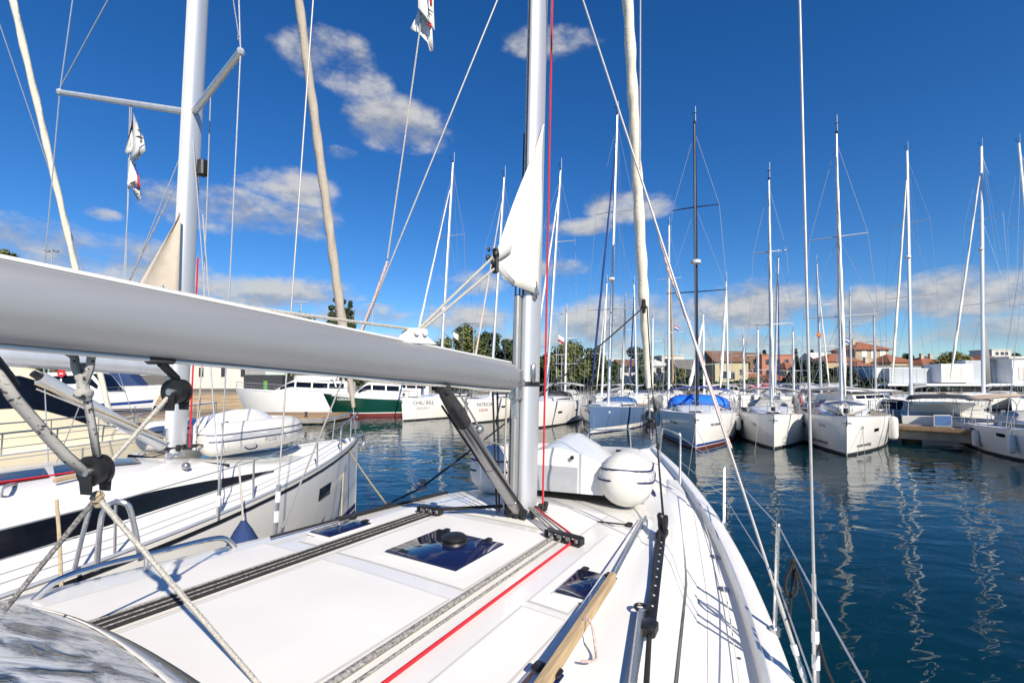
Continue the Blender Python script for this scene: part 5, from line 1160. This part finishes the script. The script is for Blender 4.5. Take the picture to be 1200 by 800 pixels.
# white modern building at right
D = 70.
wb = thing('building', 'modern white clad building with stepped boxes behind the pier at right', 'building', V((bx(1120, D), D, 1.0)))
def wbox(px0, px1, py0, py1, dy, dep, name='wall_block', m=METALP, par=None):
    x0, x1 = bx(px0, D) - bx(1120, D), bx(px1, D) - bx(1120, D); z0, z1 = zt(py1, D) - 1.0, zt(py0, D) - 1.0
    g = MB(); g.box(((x0 + x1) / 2, dy + dep / 2, (z0 + z1) / 2), (x1 - x0, dep, z1 - z0), bev=.02); return g.build(name, m, par or wb)
SHC = mat('shaded white cladding', (.40, .43, .46), .5, var=.04, scale=.5)  # same white cladding, with shade put into its grey-blue tone
wbox(1036, 1290, 430, 452, 2.0, 10, m=METALP); wbox(1046, 1105, 431, 449, .6, 1.35, m=SHC); 
wf = wbox(1096, 1133, 426.5, 448, -1.0, 2.9); wbox(1101, 1121, 431.5, 446, -1.04, .1, 'recessed_panel', WHITEW, wf)
wbox(1133.5, 1152, 422, 449, .2, 1.7, m=SHC)
wf = wbox(1173, 1290, 420.5, 449, -1.6, 3.5); wbox(1180, 1196, 430, 445, -1.66, .1, 'recessed_panel', WHITEW, wf); wbox(1205, 1225, 430, 445, -1.66, .1, 'recessed_panel', WHITEW, wf); wbox(1168, 1292, 418, 421, -1.8, 4, 'roof_edge', WHITEW)
wbox(1152.5, 1172.5, 422, 449, .6, 1.3, m=SHC); wbox(1036, 1290, 452.3, 462, 3.6, 8, 'dark_ground_floor', PANE); wbox(1030, 1292, 449.2, 452, -1.7, 6, 'canopy_edge', METALP)
for px in (1040, 1056, 1072, 1088, 1104, 1120, 1136, 1152, 1168, 1184, 1200, 1230): wbox(px, px + 2.5, 452.2, 464, 1.4, .3, 'column', METALP)
for px in (1046, 1060, 1076): wbox(px, px + 10, 453, 462, 3.45, .1, 'window', GLASS)
for px in (1062, 1078, 1092): wbox(px, px + .4, 431.5, 448.5, .56, .04, 'panel_joint', SEAM)
wbox(1038, 1290, 427.5, 429.8, 2.2, 9, 'roof', SLATE)
# ================================================================== trees
FOL = [mat('foliage dark green', (.030, .052, .016), .75, var=.45, scale=.7), mat('foliage mid green', (.088, .105, .024), .75, var=.45, scale=.7), mat('foliage cypress', (.014, .03, .012), .8, var=.4, scale=.7), mat('foliage yellow green', (.13, .13, .025), .75, var=.4, scale=.7)]
BARK = mat('bark', (.12, .085, .055), .9, var=.3, scale=4)
rnd = random.Random(11)
def tree(label, px, py_top, d, wpx, kind='round', fm=0, base=None, leaf=.55, dens=1.35, name='tree', group='trees behind the harbour'):
    gz = (ground_z(0, d) if base is None else base) - .1; hgt = zt(py_top, d) - gz; w = wpx * d / FPX / 2 * 1.12
    r = thing(name, label, 'tree', V((bx(px, d), d, gz)), 0, group)
    cz0 = hgt * (.08 if kind == 'cypress' else .62 if kind == 'pine' else .10)
    g = MB(); g.tube([V((0, 0, -.2)), V((.05 * hgt * .1, 0, hgt * .3)), V((0, .02 * hgt, hgt * .75))], [.035 * hgt, .026 * hgt, .01 * hgt], 8)
    for k in range(6):
        a = 2 * PI * k / 6 + rnd.random(); z0 = lerp(cz0, hgt * .7, rnd.random()); g.tube([V((0, 0, z0)), V((w * .6 * math.cos(a), w * .6 * math.sin(a), min(z0 + hgt * .22, hgt * .95)))], [.012 * hgt, .004 * hgt], 6)
    g.build('trunk', BARK, r)
    clumps = []; n = int((42 if kind != 'cypress' else 44) * dens)
    for k in range(n):
        t = rnd.random(); a = rnd.random() * 2 * PI
        if kind == 'cypress':
            z = lerp(cz0, hgt * .98, t); rr = w * (1 - t ** 2.2) ** .8 * (.35 + .65 * rnd.random()) * .9; cr = max(.28 * w * (1.25 - t), .25)
        elif kind == 'pine':
            z = lerp(cz0, hgt * .96, t); rr = w * math.sqrt(max(1 - t * t, .02)) * math.sqrt(rnd.random()) ; cr = .26 * w
        else:
            z = lerp(cz0, hgt * .97, t); q = 2 * t - 1; rr = w * .85 * math.sqrt(max(1 - q * q * .8, .04)) * (rnd.random() ** .45) * (1.05 - .25 * t); cr = w * (.20 + .14 * rnd.random())
        c = V((rr * math.cos(a), rr * math.sin(a), z - cr * .35)); clumps.append((c, cr))
    g = MB()
    for c, cr in clumps:
        m = int(64 * dens)
        for _ in range(m):
            v = V((rnd.gauss(0, 1), rnd.gauss(0, 1), rnd.gauss(0, .8))).normalized() * cr * (.45 + .65 * rnd.random())
            p = c + v; nrm = (v.normalized() + V((rnd.uniform(-.7, .7), rnd.uniform(-.7, .7), rnd.uniform(-.2, .9)))).normalized()
            a = nrm.cross(V((rnd.random(), rnd.random(), rnd.random() + .01))).normalized(); b_ = nrm.cross(a); s_ = leaf * (.5 + .8 * rnd.random()) * .5
            k = len(g.v); g.v += [p + a * s_, p + b_ * s_ * .8, p - a * s_, p - b_ * s_ * .8]; g.f.append([k, k + 1, k + 2, k + 3]); g.m.append(0); g.sm.append(False)
    me = bpy.data.meshes.new('crown'); me.from_pydata([tuple(p) for p in g.v], [], g.f); me.materials.append(FOL[fm]); o = bpy.data.objects.new('crown', me); COL.objects.link(o); o.parent = r
    return r
tree('tall dark cypress rising above our boom at left', 396, 338, 82, 48, 'cypress', 0, name='cypress_tree', dens=2.2)
tree('second shorter cypress touching the tall one', 410, 350, 84, 18, 'cypress', 0, dens=1.6, name='cypress_tree')
tree('low broad dark tree at the foot of the tall cypress, left side', 352, 369, 84, 54, 'round', 1)
tree('bushy tree filling the gap left of the tall cypress', 383, 372, 80, 40, 'round', 0)
tree('small olive green tree peeping over the boom by the outhaul car', 462, 394, 88, 22, 'round', 1)
tree('large olive green tree left of the grey leaning headsail', 540, 381, 84, 58, 'round', 1, dens=1.6)
tree('dark green tree between the leaning headsail and our mast', 574, 388, 86, 40, 'round', 0)
tree('dark tree just left of our mast behind the black lines', 598, 396, 84, 34, 'round', 0); tree('low hedge-like tree left of the large olive tree', 507, 399, 90, 34, 'round', 0)
tree('large round green tree right of the red halyard', 664, 401, 78, 54, 'round', 1, dens=1.7); tree('darker tree right behind the large round tree', 694, 406, 84, 40, 'round', 0)
tree('dark tree directly right of our mast', 634, 414, 82, 26, 'round', 0); tree('low tree left of the white gabled house', 715, 424, 88, 26, 'round', 0)
tree('umbrella pine behind our rolled headsail', 745, 405, 104, 26, 'pine', 0, name='pine_tree'); tree('dark tree under the umbrella pine', 754, 422, 92, 24, 'round', 0)
tree('bright green tree left of the grey roofed hall', 796, 432, 80, 20, 'round', 1); tree('dark cedar behind the grey roofed hall', 828, 412, 122, 26, 'pine', 2, name='cedar_tree')
tree('dark tree left of the shaded face of the flats', 868, 411, 118, 20, 'round', 2); tree('bright green bush tree right of the yellow house', 884, 444, 74, 26, 'round', 1)
tree('thin cypress on the skyline above the terracotta flats', 933, 408, 150, 7, 'cypress', 2, name='cypress_tree', leaf=.6); tree('thin cypress left of the white gabled house', 952, 409, 150, 7, 'cypress', 2, name='cypress_tree', leaf=.6); tree('slim cypress by the shaded face of the flats', 896, 409, 134, 7, 'cypress', 2, name='cypress_tree', leaf=.6)
tree('big very dark tree left of the lettered yacht\'s mast', 950, 423, 78, 46, 'round', 2, dens=1.7); tree('very dark tree behind the lettered yacht\'s mast', 985, 431, 76, 40, 'round', 2); tree('dark shrub in front of the cream house', 1024, 444, 72, 26, 'round', 0)
tree('yellow green ivy covered mass above the white building', 1118, 413.5, 92, 50, 'round', 3, dens=1.6); tree('dark tree on the skyline above the long orange roof', 1064, 414, 128, 18, 'round', 0); tree('small dark tree beside the white rooftop block', 1190, 413, 128, 14, 'round', 2); tree('dark treetop left of the ivy', 1085, 417, 122, 14, 'round', 2)
tree('treetop showing over the boom at the far left edge', 4, 289, 75, 30, 'round', 1, base=1.2); tree('low treetop over the boom beside the twin lamp', 60, 312, 80, 28, 'round', 0, base=1.2)
# low shrubs along the quay: nobody could count them
g = MB()
for k in range(5200):
    px = rnd.uniform(620, 1035); d = rnd.uniform(70.5, 75); top = 1.7 + .9 * (math.sin(px * .11) + math.sin(px * .047 + 1)) * .5; z = 1.2 + max(.5, top) * rnd.random() ** .8
    p = V((bx(px, d), d, z)); a = V((rnd.gauss(0, 1), rnd.gauss(0, 1), rnd.gauss(0, 1))).normalized(); b_ = a.cross(V((rnd.random(), rnd.random(), rnd.random() + .1))).normalized(); s_ = .30 * (.5 + rnd.random())
    n_ = len(g.v); g.v += [p + a * s_, p + b_ * s_, p - a * s_, p - b_ * s_]; g.f.append([n_, n_ + 1, n_ + 2, n_ + 3])
me = bpy.data.meshes.new('shrubbery'); me.from_pydata([tuple(p) for p in g.v], [], g.f); me.materials.append(FOL[0]); o = bpy.data.objects.new('shrubbery', me); COL.objects.link(o); tag(o, 'low dark green shrubbery along the quay behind the yachts', 'shrubs', kind='stuff')
# street lamps
def lamp(label, px, py, d, kind='T'):
    gz = 1.2; hh = zt(py, d) - gz; r = thing('street_lamp', label, 'street lamp', V((bx(px, d), d, gz)), 0, 'harbour street lamps'); s = d / 60
    g = MB(); g.tube([(0, 0, 0), (0, 0, hh)], [.11, .06], 8); g.build('pole', ALUG, r)
    if kind == 'T':
        g = MB(); g.box((0, 0, hh + .05), (1.9 * s, .3, .1), bev=.03); g.build('lamp_head', WHITEW, r)
    else:
        for sx in (-1, 1): g = MB(); g.ball((sx * .55 * s, 0, hh), .32 * s, 10, sc=(1.2, 1, .55)); g.build('lamp_head', STEEL, r)
        g = MB(); g.tube([(-.5 * s, 0, hh), (.5 * s, 0, hh)], .05, 6); g.build('arm', ALUG, r)
lamp('twin headed street lamp at left above the boom', 57, 293, 54, 'twin'); lamp('flat topped street lamp left of the tall cypress', 352, 354, 68); lamp('flat topped street lamp right of the tall cypress', 436, 357, 69); lamp('flat topped street lamp in front of the large olive tree', 555, 378, 70); lamp('flat topped street lamp in front of the large round tree', 652, 402, 72); lamp('shorter street lamp right of the large round tree', 658, 416, 70)
# parked cars on the quay
CARC = [mat('car paint ' + n, c, .25, var=.02, coat=.6) for n, c in (('silver', (.45, .46, .48)), ('dark', (.03, .035, .05)), ('white', (.7, .7, .7)), ('red', (.35, .02, .02)), ('blue', (.03, .07, .2)))]
def car(label, px, d, ci, rz):
    r = thing('parked_car', label, 'car', V((bx(px, d + 4), d + 4, 1.24)), rz, 'cars parked along the quay')
    g = MB(); prof = [(-2.1, .35), (-2.12, .75), (-1.9, .92), (-1.5, .98), (-.9, 1.4), (.5, 1.42), (1.15, .98), (1.9, .86), (2.1, .65), (2.1, .35)]
    g.grid([[V((x, y * (.86 if z < 1.2 else .68), z)) for x, z in prof] for y in (-1, -.9, .9, 1)], closed=True); g.add([V((x, -.86 if z < 1.2 else -.68, z)) for x, z in prof], [list(range(10))]); g.add([V((x, .86 if z < 1.2 else .68, z)) for x, z in prof], [list(range(10))]); bd_ = g.build('body', CARC[ci], r, angle=25)
    for sd in (-1, 1):
        g = MB(); g.poly([V((-1.3, sd * .825, 1.02)), V((.95, sd * .825, 1.02)), V((.45, sd * .715, 1.34)), V((-.85, sd * .715, 1.34))]); g.build('side_window', GLASS, bd_)
        for x in (-1.3, 1.3):
            g = MB(); g.cyl((x, sd * .72, .33), (x, sd * .9, .33), .33, 14); wh = g.build('wheel', RUBBER, r); g = MB(); g.cyl((x, sd * .89, .33), (x, sd * .91, .33), .19, 10); g.build('rim', ALU, wh)
for lab, px, d, ci, rz in (('silver car parked under the big dark tree', 945, 66, 0, .1), ('dark car parked left of the silver one', 925, 66, 1, .05), ('white car parked in front of the yellow house', 866, 68, 2, .1), ('red car parked below the terracotta flats', 893, 67, 3, 0), ('blue car parked below the white cottage', 912, 66.5, 4, .08), ('white car parked at the grey roofed hall', 822, 70, 2, .1), ('dark car parked left of the pale hall', 778, 70, 1, .0), ('silver car parked below the cream villa', 975, 66, 0, .1)): car(lab, px, d, ci, rz)
# small national flags on far yachts
for lab, px, py, d, cols in (('small Croatian flag flying left of the navy mast', 793, 383, 40, (FABR, FABW, FABB)), ('small orange flag at the leaning far mast', 960, 391, 40, (REDC, mat('flag yellow', (.6, .35, .02), .8), REDC)), ('small blue flag beside the cream villa', 993.5, 397.5, 38, (FABB, FABW, FABB)), ('small white and red flag over the large round tree', 658, 396, 30, (FABW, FABW, FABR)), ('white pennant against the large olive tree', 534.5, 392, 32, (FABW, FABW, FABW))):
    r = thing('flag', lab, 'flag', U(px, py, d), .2, 'small flags on the far yachts')
    for k, m in enumerate(cols): g = MB(); g.grid([[V((-.22 + .10 * i, .05 * math.sin(i * 1.4 + k), .2 - .13 * k - z * .13 - .06 * i)) for z in (0, 1)] for i in range(5)]); g.build('flag_stripe', m, r, solid=.01)
    g = MB(); g.tube([(-.23, 0, -1.6), (-.23, 0, 1.2)], .012, 5); g.build('halyard_line', WIRE, r)

# ================================================================== sky, sun, camera
SUN = V((math.sin(math.radians(26)), -math.cos(math.radians(26)), math.tan(math.radians(35)))).normalized()
w = bpy.data.worlds.new('World'); SC.world = w; w.use_nodes = True; nt = w.node_tree; nt.nodes.clear()
out = nt.nodes.new('ShaderNodeOutputWorld'); sky = nt.nodes.new('ShaderNodeTexSky'); sky.sky_type = 'NISHITA'; sky.sun_disc = False
sky.sun_elevation = math.radians(35); sky.sun_rotation = math.atan2(SUN.x, SUN.y); sky.altitude = 0; sky.air_density = 1.0; sky.dust_density = .0; sky.ozone_density = 4.0
hs = nt.nodes.new('ShaderNodeHueSaturation'); hs.inputs['Saturation'].default_value = 1.28; hs.inputs['Value'].default_value = 1.48; hs.inputs['Hue'].default_value = .503
nt.links.new(sky.outputs[0], hs.inputs['Color'])
bg = nt.nodes.new('ShaderNodeBackground'); bg.inputs['Strength'].default_value = .054; tn = nt.nodes.new('ShaderNodeMix'); tn.data_type = 'RGBA'; tn.blend_type = 'MULTIPLY'; tn.inputs['Factor'].default_value = 1.0; tn.inputs['B'].default_value = (.78, .96, 1.14, 1)
nt.links.new(hs.outputs[0], tn.inputs['A']); nt.links.new(tn.outputs['Result'], bg.inputs['Color'])
tcw = nt.nodes.new('ShaderNodeTexCoord'); sep = nt.nodes.new('ShaderNodeSeparateXYZ'); nt.links.new(tcw.outputs['Generated'], sep.inputs[0])
Mn = lambda op, a, b_=None, c=None, cl=False: mathn(op, a, b_, c, cl, nt)
az = Mn('ARCTAN2', sep.outputs['X'], sep.outputs['Y']); el = Mn('ARCSINE', sep.outputs['Z'])
mpw = nt.nodes.new('ShaderNodeMapping'); mpw.inputs['Scale'].default_value = (1, 1, 1.9); nt.links.new(tcw.outputs['Generated'], mpw.inputs['Vector'])
def wn(scale, det, rough, off):
    m = nt.nodes.new('ShaderNodeVectorMath'); m.operation = 'ADD'; m.inputs[1].default_value = off; nt.links.new(mpw.outputs[0], m.inputs[0])
    n = nt.nodes.new('ShaderNodeTexNoise'); n.inputs['Scale'].default_value = scale; n.inputs['Detail'].default_value = det; n.inputs['Roughness'].default_value = rough; nt.links.new(m.outputs[0], n.inputs['Vector']); return n.outputs['Fac']
n1 = wn(7, 9, .62, (0, 0, 0)); n1u = wn(7, 9, .62, (.0, 0, .05))
CL = [(385, 70, 50, 34, .10), (426, 92, 30, 20, .04), (466, 148, 56, 32, 1.15), (340, 215, 48, 22, .75), (275, 250, 95, 26, .72), (195, 235, 40, 20, .7), (119, 250, 22, 8, .7), (70, 300, 170, 34, 1.0), (20, 318, 90, 24, .8), (655, 50, 55, 22, .14), (400, 180, 20, 8, .4), (320, 342, 100, 20, .85), (200, 345, 60, 14, .6), (440, 370, 70, 14, .75), (545, 330, 45, 16, .6), (540, 372, 60, 18, .75), (700, 375, 110, 26, .8), (660, 400, 200, 18, .6), (872, 360, 100, 26, 1.05), (1000, 360, 70, 22, .95), (1140, 345, 120, 30, 1.1), (1150, 388, 110, 18, .7), (735, 242, 45, 18, .8), (655, 314, 32, 12, .75), (682, 266, 35, 10, .6), (950, 402, 320, 14, .55), (430, 400, 300, 12, .5), (1290, 330, 90, 40, 1.0), (-80, 280, 90, 50, .9), (1500, 300, 200, 60, .8), (-400, 250, 200, 60, .8)]
dens = None; shade = None
for (px, py, rx, ry, s) in CL:
    d0 = ray(px, py).normalized(); a0 = math.atan2(d0.x, d0.y); e0 = math.asin(d0.z)
    d1 = ray(px + rx, py).normalized(); ra = abs(math.atan2(d1.x, d1.y) - a0); d2 = ray(px, py - ry).normalized(); re = abs(math.asin(d2.z) - e0)
    dx_ = Mn('MULTIPLY_ADD', az, 1 / ra, -a0 / ra); dy_ = Mn('MULTIPLY_ADD', el, 1 / re, -e0 / re)
    q = Mn('SUBTRACT', 1.0, Mn('ADD', Mn('MULTIPLY', dx_, dx_), Mn('MULTIPLY', dy_, dy_)))
    q = Mn('MAXIMUM', q, -2.4); q = Mn('MINIMUM', q, Mn('MULTIPLY', q, s)); qs_ = Mn('MULTIPLY', Mn('MAXIMUM', q, 0.0), dy_)
    dens = q if dens is None else Mn('SMOOTH_MAX', dens, q, .3); shade = qs_ if shade is None else Mn('ADD', shade, qs_)
cov = Mn('ADD', Mn('MULTIPLY', dens, .62), Mn('MULTIPLY_ADD', n1, 3.3, -1.40))
mr = nt.nodes.new('ShaderNodeMapRange'); mr.interpolation_type = 'SMOOTHSTEP'; mr.inputs['From Min'].default_value = .0; mr.inputs['From Max'].default_value = .95; mr.inputs['To Max'].default_value = .93; nt.links.new(cov, mr.inputs['Value'])
lit = Mn('ADD', Mn('MULTIPLY_ADD', Mn('SUBTRACT', n1, n1u), 4.0, .50), Mn('MULTIPLY', shade, .55), None, True)
cr = nt.nodes.new('ShaderNodeValToRGB'); e = cr.color_ramp.elements; e[0].position = .15; e[0].color = (.46, .50, .58, 1); e[1].position = .85; e[1].color = (.80, .80, .80, 1); nt.links.new(lit, cr.inputs['Fac'])
bg2 = nt.nodes.new('ShaderNodeBackground'); bg2.inputs['Strength'].default_value = .56; nt.links.new(cr.outputs['Color'], bg2.inputs['Color'])
mx = nt.nodes.new('ShaderNodeMixShader'); nt.links.new(mr.outputs[0], mx.inputs[0]); nt.links.new(bg.outputs[0], mx.inputs[1]); nt.links.new(bg2.outputs[0], mx.inputs[2]); nt.links.new(mx.outputs[0], out.inputs['Surface'])
w.cycles.sampling_method = 'MANUAL'; w.cycles.sample_map_resolution = 512
su = bpy.data.lights.new('sun', 'SUN'); su.energy = 5.0; su.angle = math.radians(.53); su.color = (1, .91, .77)
so = bpy.data.objects.new('sun', su); COL.objects.link(so); so.rotation_euler = SUN.to_track_quat('Z', 'Y').to_euler(); so.location = (10, -20, 30)
cam = bpy.data.cameras.new('camera'); co = bpy.data.objects.new('camera', cam); COL.objects.link(co); co.location = (0, 0, H); co.rotation_euler = (PI / 2 + PIT, 0, 0)
cam.sensor_width = 36; cam.lens = 36 * FPX / 1200; cam.shift_y = (CY - 400) / 1200; cam.clip_end = 12000; cam.clip_start = .05; SC.camera = co
vs_ = SC.view_settings; vs_.view_transform = 'Standard'; vs_.look = 'None'; vs_.gamma = 1; vs_.exposure = .50; vs_.use_curve_mapping = False
SC.cycles.max_bounces = 8; SC.cycles.caustics_reflective = False; SC.cycles.caustics_refractive = False
